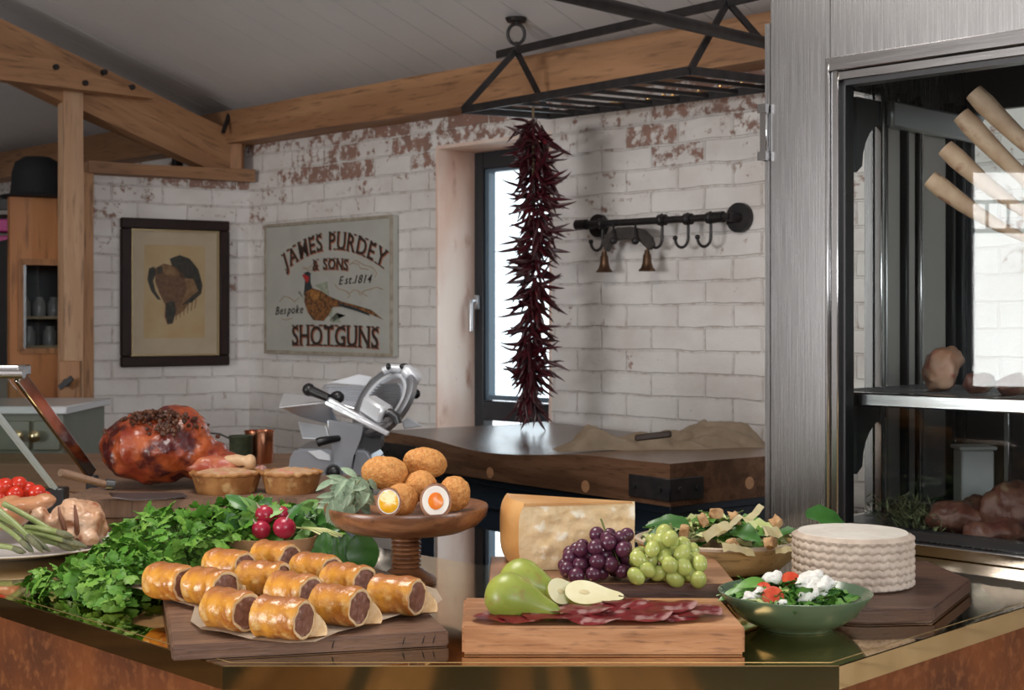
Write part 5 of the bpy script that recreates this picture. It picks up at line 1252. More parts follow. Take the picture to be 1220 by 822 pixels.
def spin(px, py, z, L_, w_, d, lab, up=(0, -.3, 1), curl=.4):
    p = gp(px, py, z) if z else None; bm = B(); leaf(bm, p, d, up, L_, w_, curl, .25, 10, 0, .04); tube(bm, [p-Vector(d).normalized()*.02, p, p+Vector(d).normalized()*L_*.5-Vector(up).normalized()*curl*L_*.25], .0014, 5)
    return single('spinach_leaf', bm, M['leaf_dark'], lab, 'leaf', recalc=False, sharp=80)
def spinY(px, py, Y, L_, w_, d, lab, up=(0, -.5, 1), curl=.4):
    p = at(px, py, Y); bm = B(); leaf(bm, p, d, up, L_, w_, curl, .22, 10, 0, .04); return single('spinach_leaf', bm, M['leaf_dark'], lab, 'leaf', recalc=False, sharp=80)
spinY(822, 627, 2.38, .075, .045, (-1, .1, .30), 'upper dark spinach leaf sticking out left of the salad bowl', curl=.35)
spinY(806, 638, 2.36, .055, .05, (-1, -.2, .05), 'lower dark spinach leaf at the left rim of the salad bowl', up=(0, -.8, 1))
spinY(872, 632, 2.36, .06, .045, (.4, -.6, .1), 'broad dark green leaf in the middle of the salad', up=(0, -.7, 1))
spinY(960, 614, 2.42, .075, .05, (1, .05, .02), 'dark green leaf peeking out behind the cheese wheel', up=(0, -.8, 1), curl=.3)
M['crouton'] = mat('toasted_crouton', (.42, .22, .09), (.60, .40, .20), scale=90, rough=.75, bump=.8, bscale=120)
M['shaving'] = mat('cheese_shaving', (.76, .66, .36), (.84, .77, .52), scale=30, rough=.55, sss=.1)
CR = [(853, 611, 'topmost'), (875, 617, 'upper middle'), (815, 633, 'left'), (874, 649, 'front middle'), (918, 647, 'front right'), (925, 622, 'right rear'), (838, 620, 'left rear')]
for i, (px, py, w_) in enumerate(CR):
    p = at(px, py, 2.36 if py < 640 else 2.31); bm = B(); box(bm, p, (.022, .017, .014), (i*1.1, i*.7, i)); bmesh.ops.subdivide_edges(bm, edges=list(bm.edges), cuts=5, use_grid_fill=True)
    for v in bm.verts: v.co += (v.co-p)*.28*noise.noise(v.co*90)-(v.co-p)*.12*((v.co-p).length > .013)
    single('crouton', bm, M['crouton'], w_+' toasted crouton on the salad in the wooden bowl', 'crouton', 'croutons on the leafy salad')
SHV = [(855, 632, 'long diagonal'), (880, 655, 'wide front'), (920, 633, 'square right'), (897, 612, 'curly upper'), (868, 626, 'slim middle'), (938, 655, 'narrow front right')]
for i, (px, py, w_) in enumerate(SHV):
    p = at(px, py, 2.335 if py < 640 else 2.30); bm = B(); a = R([25, -5, 10, 40, 30, -10][i]); Lw = [(.05, .018), (.055, .016), (.03, .022), (.04, .012), (.05, .010), (.04, .012)][i]
    d = Vector((cos(a), .2, sin(a))).normalized(); s = Vector((0, -.7, .7)); rows = []
    for k in range(9):
        t = k/8-.5; rows.append([bm.verts.new(p+d*Lw[0]*t+s.cross(d).normalized()*f*Lw[1]*.5+s*(.006*cos(t*4+i)+.002*sin(k*2+f))) for f in (-1, 0, 1)])
    for k in range(8):
        for j in range(2): bm.faces.new((rows[k][j], rows[k][j+1], rows[k+1][j+1], rows[k+1][j]))
    bmesh.ops.solidify(bm, geom=list(bm.faces), thickness=.0012)
    single('cheese_shaving', bm, M['shaving'], w_+' pale cheese shaving on the leafy salad', 'cheese', 'cheese shavings on the leafy salad')
# wheel of sheep's cheese on a dark board
WY, WR = 2.195, .0925; wx = (1016-610)/FPX*WY; wz0, wz1 = .9755, 1.056
bo = [gp(x, y, .972) for x, y in ((1033, 726), (1112, 724), (1157, 690), (1105, 668), (1040, 668), (960, 676), (925, 700), (950, 722))]
db = thing('slate_wood_board', 'dark angular wooden board beneath the pale cheese wheel', 'board', (bo[0].x, bo[0].y, CZ+.0006))
bm = B(); prism(bm, [(p.x, p.y, CZ+.0006) for p in bo], (0, 0, .0215)); bmesh.ops.bevel(bm, geom=list(bm.edges), offset=.003, segments=2, affect='EDGES'); obj('board', bm, wood('dark_smoked_board', (.125, .062, .038), (.07, .034, .022), 'x', 34, .45, .3), db)
cw = thing('cheese_round', 'round pale cheese wheel with plaited basket pattern on its side', 'cheese', (wx, WY, CZ+.0222))
M['wheel'] = mat('cheese_wheel_rind', (.56, .46, .37), (.44, .35, .28), scale=40, rough=.6, bump=.3, bscale=150)
M['wheel_top'] = mat('cheese_wheel_face', (.72, .68, .61), (.62, .57, .50), scale=14, rough=.6, c3=(.50, .43, .36), s3=60, lo3=.6, hi3=.75, bump=.3, bscale=100)
bm = B(); seg, nr = 288, 70; hW = wz1-wz0; rings = []; bands = 7
for j in range(nr+1):
    v = j/nr; ring = []
    for k in range(seg):
        a = 2*pi*k/seg; zig = .0016*(abs(((a*34/(2*pi)) % 1)-.5)*4-1); ph = (v*hW+zig)/(hW/bands); fr_ = ph % 1
        d = .0040*(sin(pi*fr_)**.5)+.0008*sin(a*68+(int(ph) % 2)*pi)*sin(pi*fr_); edge = min(1, v/.04, (1-v)/.05)
        if v > .93 or v < .02: d = .0015*edge
        ring.append(bm.verts.new(((WR-.004+d-.004*(1-edge))*cos(a), (WR-.004+d-.004*(1-edge))*sin(a), v*hW)))
    rings.append(ring)
for j in range(nr):
    for k in range(seg): bm.faces.new((rings[j][k], rings[j][(k+1) % seg], rings[j+1][(k+1) % seg], rings[j+1][k]))
bm.faces.new(rings[0]); obj('rind', bm, M['wheel'], cw, w=False, sharp=60)
bm = B(); lathe(bm, [(WR-.0078, hW-.002), (WR-.010, hW+.0002), (WR*.7, hW+.0008), (0, hW+.001)], 96)
for v in bm.verts: v.co.z += .0006*noise.noise(v.co*60)
obj('top_face', bm, M['wheel_top'], cw, w=False)
# grooves darker by dirt: thin recessed bands
# --- green bowl salad
gb = gp(948, 747, CZ); gb.y = 1.985; gb.x = (948-610)/FPX*1.98
M['green_glaze'] = mat('green_stoneware_glaze', (.085, .145, .085), (.12, .185, .11), scale=9, rough=.22, coat=.3)
gbw = thing('green_bowl', 'shallow sage green stoneware bowl with a tomato salad at the front right', 'bowl', (gb.x, gb.y, CZ+.0004))
bm = B(); lathe(bm, [(0, .002), (.044, .002), (.046, 0), (.051, 0), (.053, .003), (.070, .010), (.086, .022), (.098, .038), (.1055, .0475), (.1065, .050), (.1045, .0505), (.096, .041), (.080, .028), (.055, .015), (0, .011)], 72); obj('bowl_body', bm, M['green_glaze'], gbw, w=False)
go_ = Vector((gb.x, gb.y, CZ)); rnd = random.Random(5); bm = B()
for i in range(170):
    a = rnd.uniform(0, 2*pi); r_ = .080*sqrt(rnd.random()); h = .028+.034*(1-(r_/.095)**2)*rnd.uniform(.6, 1)
    p = go_+Vector((r_*cos(a)-.006, r_*sin(a), h+.006)); d = rv(rnd)+Z*rnd.uniform(-.1, .5); k = rnd.random()
    leaf(bm, p-d*.012, d, Z+rv(rnd)*.5, rnd.uniform(.022, .042), rnd.uniform(.012, .022), rnd.uniform(-.1, .5), rnd.uniform(-.4, .5), 5, 0 if k < .6 else (1 if k < .9 else 2), .15)
for px, py, a in ((893, 700, 150), (880, 706, 165), (900, 695, 130)): leaf(bm, at(px+15, py+2, 1.98), (cos(R(a)), -.2, .25), (0, -.5, 1), .045, .028, .5, .2, 8, 0)
tag(single('bowl_leaves', bm, [M['leaf'], M['leaf_dark'], M['leaf_pale']], 'green leaves filling the small sage green bowl', 'salad', recalc=False, sharp=80), kind='stuff')
M['tomato'] = mat('tomato_skin', (.48, .022, .010), (.56, .04, .015), scale=15, rough=.2, sss=.08); M['tomato_cut'] = mat('tomato_flesh', (.52, .04, .015), (.62, .10, .035), scale=90, rough=.25, sss=.05, c3=(.75, .35, .12), s3=80, lo3=.62, hi3=.68)
def cherry(px, py, Y, r, lab, cut=True, nrm=(0, -1, .45), grp='cherry tomato halves in the green bowl'):
    p = at(px, py, Y); t = thing('cherry_tomato', lab, 'tomato', p-Z*r, 0, grp); n_ = Vector(nrm).normalized(); x, y = frame_of(n_); Mm = basis(p, x, y, n_)
    bm = B(); pf = [(0, -r), (r*.5, -r*.87), (r*.87, -r*.5), (r, 0)]; 
    if not cut: pf += [(r*.9, r*.45), (r*.5, r*.84), (0, r*.92)]
    lathe(bm, smooth_prof(pf), 24, Mm); obj('tomato_skin', bm, M['tomato'], t)
    if cut:
        bm = B(); lathe(bm, [(r, 0), (r*.93, r*.06), (r*.78, r*.03), (r*.5, r*.10), (r*.2, r*.06), (0, r*.08)], 24, Mm); obj('tomato_flesh', bm, M['tomato_cut'], t)
    return t
cherry(943, 690, 1.985, .0135, 'cherry tomato half at the back middle of the green bowl', nrm=(0, -.7, .8))
cherry(981, 693, 2.00, .0125, 'cherry tomato half at the back right of the green bowl', nrm=(.3, -.5, .7))
cherry(909, 702, 1.965, .0115, 'small cherry tomato half at the left behind the front one', nrm=(-.3, -.6, .5))
cherry(921, 711, 1.930, .0150, 'largest cherry tomato half at the front of the green bowl', nrm=(-.1, -1, .5))
cherry(967, 688, 2.01, .0105, 'cherry tomato piece half hidden behind the white cheese', nrm=(0, -.5, .8))
M['feta'] = mat('white_crumbly_cheese', (.80, .79, .74), (.72, .70, .64), scale=80, rough=.7, sss=.1, bump=.6, bscale=200)
for i, (px, py, Y, r, lab) in enumerate(((918, 690, 1.99, .012, 'white cheese crumble at the back left of the green bowl'), (898, 713, 1.945, .014, 'white cheese crumble at the front left of the green bowl'), (962, 694, 1.965, .016, 'large white cheese crumble in the middle of the green bowl'), (975, 700, 1.955, .017, 'large white cheese crumble right of the middle one'), (962, 710, 1.935, .012, 'white cheese crumble in front of the large ones'), (930, 720, 1.92, .007, 'tiny white cheese crumb at the front rim of the bowl'))):
    p = at(px, py, Y); bm = blobs([(p, (r, r*.8, r*.8)), (p+Vector((r*.7, 0, r*.4)), (r*.6,)*3), (p+Vector((-r*.6, 0, -r*.3)), (r*.6,)*3)], .0025, 1, r*.35, 90, r*.15, 260)
    single('feta_crumble', bm, M['feta'], lab, 'cheese', 'white cheese crumbles in the green bowl')

# --- cake stand
sx, sy = (484-610)/FPX*2.32, 2.32
cs = thing('cake_stand', 'turned dark wooden cake stand with ribbed stem carrying scotch eggs', 'cake stand', (sx, sy, CZ+.0004))
M['acacia_v'] = M['acacia']
tz_ = 1.076-CZ
pr = [(0, tz_-.022), (.08, tz_-.020), (.115, tz_-.012), (.130, tz_-.001), (.1325, tz_+.001), (.134, tz_-.002), (.131, tz_-.016), (.118, tz_-.030), (.095, tz_-.040), (.055, tz_-.046), (.030, tz_-.049), (0, tz_-.049)]
bm = B(); lathe(bm, [(r_, z_) for r_, z_ in pr], 80); obj('plate', bm, M['acacia'], cs, w=False, sharp=60)
pr = [(0, tz_-.048), (.026, tz_-.049)]
for k in range(7): zc_ = tz_-.052-k*.0072; pr += [(.0205, zc_+.0012), (.0245, zc_-.0015), (.0245, zc_-.0040), (.0205, zc_-.0060)]
pr += [(.024, .024), (.036, .015), (.047, .009), (.050, .004), (.049, 0), (0, 0)]
pr = [p for i, p in enumerate(pr) if i == 0 or p[1] < pr[i-1][1]+.003]
bm = B(); lathe(bm, pr, 56); obj('stem_and_foot', bm, M['acacia'], cs, w=False, sharp=50)
# scotch eggs
M['crumb'] = mat('fried_breadcrumb', (.62, .28, .07), (.46, .17, .035), scale=120, rough=.7, bump=1.0, bscale=260, c3=(.62, .33, .11), s3=260, lo3=.5, hi3=.65, bdist=.003)
M['egg_white'] = mat('egg_white', (.78, .74, .66), rough=.35, sss=.2); M['yolk'] = mat('orange_yolk', (.78, .17, .01), (.85, .28, .015), scale=40, rough=.22, sss=.1); M['yolk_runny'] = mat('runny_yolk', (.85, .42, .01), (.90, .52, .03), scale=40, rough=.15, sss=.1, coat=.5)
M['egg_meat'] = mat('sausage_layer', (.26, .12, .07), (.36, .19, .12), scale=90, rough=.6, bump=.6, bscale=200)
pt = CZ+tz_-.022
def egg(px, py, Y, r, rot, lab):
    p = at(px, py, Y); t = thing('scotch_egg', lab, 'scotch egg', (p.x, p.y, p.z-r[2]), 0, 'scotch eggs on the cake stand'); bm = B(); ell(bm, p, r, rot, 5)
    bm.normal_update()
    for v in bm.verts: v.co += (v.co-p).normalized()*(.0010*noise.noise(v.co*150)+.0016*noise.noise(v.co*60)+.0006*noise.noise(v.co*380))
    obj('crumb_coating', bm, M['crumb'], t); return t
def egg_cut(px, py, Y, r, nrm, lab, ym, yr):
    p = at(px, py, Y); t = thing('scotch_egg_half', lab, 'scotch egg', (p.x, p.y, p.z-r), 0, 'cut scotch eggs on the cake stand'); n_ = Vector(nrm).normalized(); x, y = frame_of(n_); Mm = basis(p, x, y*1.12, n_)
    bm = B(); lathe(bm, smooth_prof([(0, -r*1.1), (r*.5, -r*.95), (r*.87, -r*.55), (r, 0), (r*.985, r*.03)]), 40, Mm)
    for v in bm.verts: v.co += (v.co-p).normalized()*(.0010*noise.noise(v.co*150)+.0012*noise.noise(v.co*60))
    obj('crumb_coating', bm, M['crumb'], t)
    bm = B(); lathe(bm, [(r*1.0, r*.02), (r*.95, r*.05), (r*.82, r*.04)], 40, Mm); obj('sausage_layer', bm, M['egg_meat'], t)
    bm = B(); lathe(bm, [(r*.86, r*.03), (r*.83, r*.09), (r*.5, r*.07), (r*.3, r*.03)], 40, Mm); obj('egg_white', bm, M['egg_white'], t)
    bm = B(); lathe(bm, [(r*yr, r*.05), (r*yr*.93, r*.12), (r*yr*.5, r*.17), (0, r*.18)], 32, Mm)
    for v in bm.verts: v.co += n_*.0015*noise.noise(v.co*80)
    obj('egg_yolk', bm, ym, t)
egg(458, 563, 2.36, (.039, .030, .0275), (0, .05, 0), 'whole oval scotch egg at the upper left of the pile')
egg(506, 552, 2.41, (.038, .030, .027), (0, .12, .2), 'highest scotch egg at the back of the pile')
egg(501, 579, 2.36, (.027, .027, .026), (0, 0, 0), 'round scotch egg in the middle behind the cut halves')
egg(541, 588, 2.35, (.027, .028, .029), (0, 0, 0), 'rightmost whole scotch egg at the plate\'s right side')
egg(478, 595, 2.31, (.027, .027, .026), (0, 0, 0), 'scotch egg in front left with bright runny yolk beside it')
egg_cut(463, 598, 2.275, .0205, (.15, -1, .15), 'cut scotch egg with bright yellow runny yolk, front left', M['yolk_runny'], .80)
egg_cut(519, 597, 2.285, .0255, (.12, -1, .18), 'cut scotch egg half showing an orange yolk in the white', M['yolk'], .50)
# sage leaves
M['sage_leaf'] = mat('sage_leaf', (.20, .29, .18), (.30, .38, .26), scale=70, rough=.75, bump=.5, bscale=250)
sg_ = thing('sage_sprig', 'heap of grey-green sage leaves on the left of the cake stand', 'herbs', at(415, 600, 2.33), 0); rnd = random.Random(8); bm = B()
for i in range(85):
    px = min(440, max(394, rnd.gauss(420, 12))); py = rnd.uniform(568, 602); 
    if px < 388: py = max(py, 592)
    p = at(px, py, rnd.uniform(2.28, 2.40)); d = Vector((rnd.gauss(-.1, .6), rnd.uniform(-.6, .3), rnd.uniform(-1.2, .25))).normalized()
    leaf(bm, p, d, Vector((rnd.uniform(-.3, .3), -1, .6)), rnd.uniform(.024, .038), rnd.uniform(.010, .016), rnd.uniform(0, .5), rnd.uniform(.1, .5), 6, 0)
for k in range(6): leaf(bm, at(396+k*2, 596+k, 2.26), (-.25+.1*k*.3, -.1, -1), (0, -1, .1), .038, .014, .1, .3, 6, 0)
obj('foliage', bm, M['sage_leaf'], sg_, recalc=False, sharp=80)
bm = B()
for k in range(5): tube(bm, [at(398+k*6, 604, 2.33), at(412+k*5, 588, 2.33), at(424+k*5, 572, 2.34)], .0014, 5)
obj('stalk', bm, mat('sage_stalk', (.18, .2, .1), rough=.8), sg_)

# --- radish dish
rc = Vector(((322-610)/FPX*2.43, 2.43, CZ)); rd = thing('radish_dish', 'tan oval ceramic dish of radishes behind the sausage rolls', 'dish', rc+Z*.0004)
bm = B(); lathe(bm, [(0, .0), (.045, 0), (.050, .004), (.066, .026), (.078, .055), (.080, .060), (.077, .060), (.062, .030), (.045, .010), (0, .008)], 64, Matrix.Diagonal((1.02, .8, 1, 1))); obj('dish_body', bm, mat('tan_ceramic', (.50, .27, .14), (.56, .33, .19), scale=12, rough=.35), rd, w=False)
M['radish'] = mat('radish_skin', (.30, .010, .035), (.40, .02, .05), scale=14, rough=.25, sss=.08); M['radish_pale'] = mat('radish_root', (.7, .5, .5), rough=.5)
for px, py, Y, r, lab, m_ in ((316, 613, 2.42, .0175, 'upper left dark radish with a pale split', 'radish'), (335, 613, 2.43, .0155, 'upper right small round radish', 'radish'), (311, 631, 2.40, .0165, 'lower left radish partly hidden by the dish rim', 'radish'), (339, 629, 2.385, .0195, 'largest bright red radish at the lower right', 'radish')):
    p = at(px, py, Y); t = thing('radish', lab, 'radish', p-Z*r, 0, 'radishes in the tan dish'); bm = B(); ell(bm, p, (r, r*.95, r*.95), (0, .3, 0), 4, .0012, 40); obj('radish_root', bm, M[m_], t)
    d = Vector((-.55 if px < 325 else .2, -.35, -.6 if py < 620 else .6)).normalized()
    if px < 325: d = Vector((-.5, -.4, .75)).normalized()
    bm = B(); tube(bm, [p+d*r*.93, p+d*(r*1.25), p+d*(r*1.6)+Vector((.002, 0, 0))], [.0022, .0011, .0004], 6); obj('root_tail', bm, M['radish_pale'], t)
rg = thing('radish_greens', 'leafy radish tops behind the radishes, hanging down beside the stand', 'leaves', (-.34, 2.47, 1.0), 0); rnd = random.Random(3); bm = B()
for i in range(70):
    px = rnd.uniform(290, 388); p = at(px, rnd.uniform(602, 638)+(8 if px > 350 else 0), rnd.uniform(2.42, 2.50)); d = Vector((rnd.uniform(-1, 1), rnd.uniform(-.7, .2), rnd.uniform(-.3, .8))).normalized()
    leaf(bm, p, d, Vector((rnd.uniform(-.4, .4), -1, .7)), rnd.uniform(.03, .055), rnd.uniform(.018, .032), rnd.uniform(0, .6), rnd.uniform(.1, .4), 7, rnd.choice((0, 0, 1)), .10)
for px, py, L_, w_, dx in ((388, 640, .05, .036, -.1), (400, 646, .055, .030, .05), (412, 642, .06, .032, .1), (382, 655, .035, .03, -.2)): leaf(bm, at(px, py-6, 2.37), (dx, -.15, -1), (0, -1, .15), L_, w_, .1, .3, 8, 1, .06)
leaf(bm, at(428, 636, 2.36), (.22, -.1, -1), (0, -1, .1), .070, .062, .1, .2, 10, 1, .05); leaf(bm, at(408, 672, 2.33), (1, -.2, -.35), (0, -.6, 1), .06, .03, .2, .2, 8, 1, .05)
obj('foliage', bm, [mat('fresh_radish_leaf', (.12, .27, .05), (.20, .38, .10), scale=25, rough=.5), M['leaf_dark']], rg, recalc=False, sharp=80)
bm = B()
for k in range(5): tube(bm, [at(345+k*3, 628, 2.42), at(368+k*5, 630, 2.40), at(385+k*9, 638+k, 2.37)], .0016, 5)
obj('stalk', bm, M['leaf_pale'], rg)

# --- parsley
M['parsley'] = mat('parsley_leaf', (.050, .155, .012), (.10, .26, .028), scale=22, rough=.5, spec=.35); M['parsley2'] = mat('parsley_leaf_light', (.11, .26, .03), (.19, .36, .055), scale=22, rough=.5, spec=.35)
par = thing('parsley_bunch', 'big bunch of bright green flat-leaf parsley spilling over the counter', 'herbs', (-.58, 2.4, CZ)); rnd = random.Random(21)
def pleaf(bm, p, d, up, s_, mi):
    d = d.normalized(); sd = d.cross(up)
    if sd.length < .05: sd = d.cross(Vector((1, .2, .1)))
    sd.normalize(); u = sd.cross(d).normalized()
    for k, (an, sc) in enumerate(((0, 1), (62, .78), (-62, .78))):
        a = R(an+rnd.uniform(-8, 8)); dd = d*cos(a)+sd*sin(a); ss = -d*sin(a)+sd*cos(a); b0 = p+dd*s_*.12
        O = [(.0, .05), (.30, .30), (.42, .26), (.55, .42), (.68, .30), (.78, .30), (.86, .10), (1.0, .0)]
        ctr = bm.verts.new(b0+dd*s_*sc*.45+u*s_*.04)
        ring = [b0]+[b0+dd*s_*sc*x+ss*s_*sc*y+u*s_*(-.16*x*x-.10*y+.05*rnd.uniform(-1, 1)) for x, y in O]+[b0+dd*s_*sc*x-ss*s_*sc*y+u*s_*(-.16*x*x-.10*y+.05*rnd.uniform(-1, 1)) for x, y in O[-2::-1]]
        vs = [bm.verts.new(q) for q in ring]
        for i in range(len(vs)): f = bm.faces.new((ctr, vs[i], vs[(i+1) % len(vs)])); f.material_index = mi
bmf, bms = B(), B()
ELL = [((-.565, 2.42, .993), (.120, .10, .060), 430), ((-.46, 2.50, .998), (.12, .10, .058), 300), ((-.62, 2.27, .980), (.070, .09, .040), 200), ((-.605, 2.17, .975), (.055, .06, .032), 150), ((-.70, 2.235, .965), (.06, .05, .018), 90), ((-.565, 2.12, .962), (.05, .035, .018), 80), ((-.39, 2.56, .99), (.08, .05, .05), 100)]
for c, r_, n in ELL:
    c = Vector(c)
    for i in range(n):
        v = Vector((rnd.gauss(0, 1), rnd.gauss(0, 1)-.35, rnd.gauss(.3, 1))).normalized(); q = c+Vector((v.x*r_[0], v.y*r_[1], v.z*r_[2]))*rnd.uniform(.72, 1.08)
        if q.z < CZ+.004: q.z = CZ+.004+rnd.random()*.006
        lx_ = (q.x-SB[0][0])*cos(ang)+(q.y-SB[0][1])*sin(ang); ly_ = -(q.x-SB[0][0])*sin(ang)+(q.y-SB[0][1])*cos(ang)
        if lx_ > -.022 and ly_ < .43: continue
        if lx_ > -.065 and .19 < ly_ < .40 and q.z < 1.02: continue
        d = (v*.5+Vector((rnd.uniform(-.8, .8), rnd.uniform(-.9, .2), rnd.uniform(-.5, .5)))).normalized()
        if q.z < CZ+.015: d.z = abs(d.z)*.3
        pleaf(bmf, q, d, (v+Z*.6+Vector((0, -.3, 0))).normalized(), rnd.uniform(.015, .026), 0 if rnd.random() < .62 else 1)
        if i % 5 == 0: m_ = q.lerp(c, .5)+Z*.006; tube(bms, [c.lerp(q, .15), m_, q], [.0013, .0011, .0008], 5)
bmesh.ops.translate(bmf, verts=list(bmf.verts), vec=(0, 0, 0))
for v in bmf.verts:
    if v.co.z < CZ+.0015: v.co.z = CZ+.0015
obj('foliage', bmf, [M['parsley'], M['parsley2']], par, recalc=False, sharp=80)
for c, r_, n in ELL[:4]:
    pass
obj('stalk', bms, mat('parsley_stalk', (.20, .36, .09), rough=.45), par, recalc=False)

# --- ham board, ham, knife, pies
HZ = .990
hb_ = quad_board('ham_board', [(-.985, 3.06), (-.40, 3.10), (-.38, 3.56), (-.965, 3.52)], CZ+.0006, HZ, wood('ribbed_old_board', (.24, .145, .095), (.17, .095, .06), 'z', 16, .6, .5), 'brown ribbed wooden board carrying the roast ham and the pies')
M['ham'] = mat('glazed_ham', (.22, .022, .010), (.44, .095, .022), scale=15, rough=.26, coat=.35, bump=.9, bscale=55, c3=(.075, .008, .008), s3=18, lo3=.50, hi3=.62, sss=.05, bdist=.006)
M['ham_meat'] = mat('cooked_ham_flesh', (.36, .06, .035), (.50, .18, .09), scale=30, rough=.3, bump=.5, bscale=60, c3=(.35, .05, .03), s3=18, lo3=.55, hi3=.66)
ham = thing('roast_ham', 'large glossy red-brown glazed roast ham with its shank bone', 'ham', (-.83, 3.32, HZ))
hY = 3.30
def hp(px, py, dy=0): return at(px, py, hY+dy)
hp0 = hp(190, 530)
def sz_(a): return a/FPX*hY
bm = blobs([(hp(188, 532), (sz_(64), .12, sz_(44))), (hp(160, 536), (sz_(38), .10, sz_(38))), (hp(205, 515), (sz_(46), .09, sz_(32))), (hp(232, 543), (sz_(42), .085, sz_(28))), (hp(262, 552, -.03), (sz_(26), .045, sz_(15)))], .005, 4, .012, 15, .006, 42)
for v in bm.verts:
    if v.co.z < HZ+.001: v.co.z = HZ+.001
obj('glazed_meat', bm, M['ham'], ham, sharp=80)
bm = blobs([(hp(246, 554, -.045), (sz_(26), .042, sz_(14))), (hp(266, 555, -.06), (sz_(20), .033, sz_(10)))], .005, 3, .005, 40)
obj('pink_flesh', bm, M['ham_meat'], ham, sharp=80)
bm = blobs([(hp(282, 548, -.07), (sz_(16), .016, sz_(6.5)), (0, .1, 0)), (hp(298, 550, -.07), (sz_(7), .018, sz_(9)))], .004, 3, .002, 60)
obj('shank_bone', bm, mat('ham_bone', (.58, .36, .20), (.66, .46, .28), scale=30, rough=.5), ham)
bm = B(); rnd = random.Random(2)
for i in range(260):
    a = rnd.gauss(0, .45); x = rnd.gauss(188, 22); y = 492+((x-190)/60)**2*16+rnd.uniform(-3, 10); p = hp(x, y, rnd.uniform(-.10, -.02)); p.z = min(p.z, 1.17)
    ell(bm, p, (rnd.uniform(.003, .007),)*3, sub=1, amp=.002, freq=200)
for i in range(60): ell(bm, hp(rnd.gauss(198, 9), rnd.gauss(510, 4), -.105), (rnd.uniform(.003, .006),)*3, sub=1)
obj('herb_crust', bm, mat('dark_glaze_crust', (.05, .014, .008), (.12, .045, .02), scale=60, rough=.5), ham)['kind'] = 'stuff'
kn = thing('carving_knife', 'wide-bladed carving knife with pale wooden handle on the ham board', 'knife', at(120, 578, 3.06))
h0, h1, k0, k1 = at(72, 563, 2.98), at(126, 577, 3.05), at(126, 577, 3.05), at(228, 583, 3.12)
for q in (h0, h1, k0, k1): q.z = max(q.z, HZ+.012)
bm = B(); tube(bm, [h0, h0.lerp(h1, .15), h0.lerp(h1, .6), h1], [.012, .0135, .0115, .0105], 14, flat=.7); obj('handle', bm, wood('knife_handle_wood', (.34, .21, .14), (.25, .15, .10), 'x', 12, .5), kn)
bm = B(); cyl(bm, h1, h1.lerp(k1, .10), .0125, .0115, 14); obj('bolster', bm, M['dark_steel'], kn)
bm = B(); s_ = Vector((0, -1, 0)); zt2 = HZ+.012
P = [Vector((h1.x, 3.075, zt2)), Vector((k1.x-.02, 3.115, zt2-.005)), Vector((k1.x, 3.085, zt2-.008)), Vector((k1.x-.05, 3.035, zt2-.008)), Vector((k1.x-.10, 3.02, zt2-.008)), Vector((h1.x+.02, 3.035, zt2-.004))]
prism(bm, P, (0, 0, .0025)); obj('blade', bm, mat('dark_blade', (.10, .085, .085), rough=.45, metal=.5), kn)
M['crust'] = mat('pie_crust', (.46, .225, .075), (.30, .12, .035), scale=26, rough=.55, bump=.5, bscale=80, c3=(.60, .38, .16), s3=40, lo3=.55, hi3=.7); M['crust_top'] = mat('pie_top', (.60, .40, .24), (.48, .26, .13), scale=40, rough=.6, bump=.8, bscale=90, c3=(.60, .24, .18), s3=34, lo3=.55, hi3=.64)
def pie(px, pyt, pyb, wpx, Y, lab):
    x = (px-610)/FPX*Y; r = wpx/2/FPX*Y; h = .046; t = thing('pork_pie', lab, 'pie', (x, Y, HZ), 0, 'pork pies beside the ham')
    bm = B(); lathe(bm, [(0, 0), (r*.80, 0), (r*.84, .004), (r*.96, h*.86), (r*1.02, h*.92), (r*1.03, h), (r*.97, h*1.06), (r*.86, h*.93)], 60, fn=lambda p, a: p+Vector((cos(a), sin(a), 0))*.0022*sin(a*11+p.z*20)*min(1, p.z/h)+Z*.0016*sin(a*17)*(p.z > h*.8))
    obj('pastry_case', bm, M['crust'], t, w=False)
    bm = B(); lathe(bm, [(r*.93, h*.94), (r*.8, h*1.0), (r*.5, h*1.12), (r*.2, h*1.18), (0, h*1.18)], 48)
    for v in bm.verts: v.co.z += .004*noise.noise(v.co*60+Vector((px, 0, 0)))+.002*noise.noise(v.co*170)
    obj('pie_filling', bm, M['crust_top'], t, w=False)
pie(270, 566, 600, 84, 3.20, 'left raised pie with pale crimped crust below the ham shank'); pie(347, 564, 598, 72, 3.20, 'right raised pie nearer the slicer')
# pink cured cubes behind the pies
rnd = random.Random(4)
for i in range(14):
    p = at(rnd.uniform(292, 340), 556, 3.62); p.z = BZ+.012+(.02 if i > 8 else 0)+(.012 if i > 11 else 0); p.y += rnd.uniform(-.03, .03)
    bm = B(); box(bm, p, (.028, .022, .020), (rnd.random()*.4, rnd.random()*.4, rnd.random()*3), bev=.004)
    if i == 0: labs = ['pile']
    single('ham_cube', bm, mat('pink_cured_cube', (.50, .20, .17), (.66, .42, .36), scale=50, rough=.5) if i == 0 else bpy.data.materials['pink_cured_cube'], 'small pink cube of cured meat in the pile behind the pies', 'cured meat', 'pink meat cubes behind the pies')

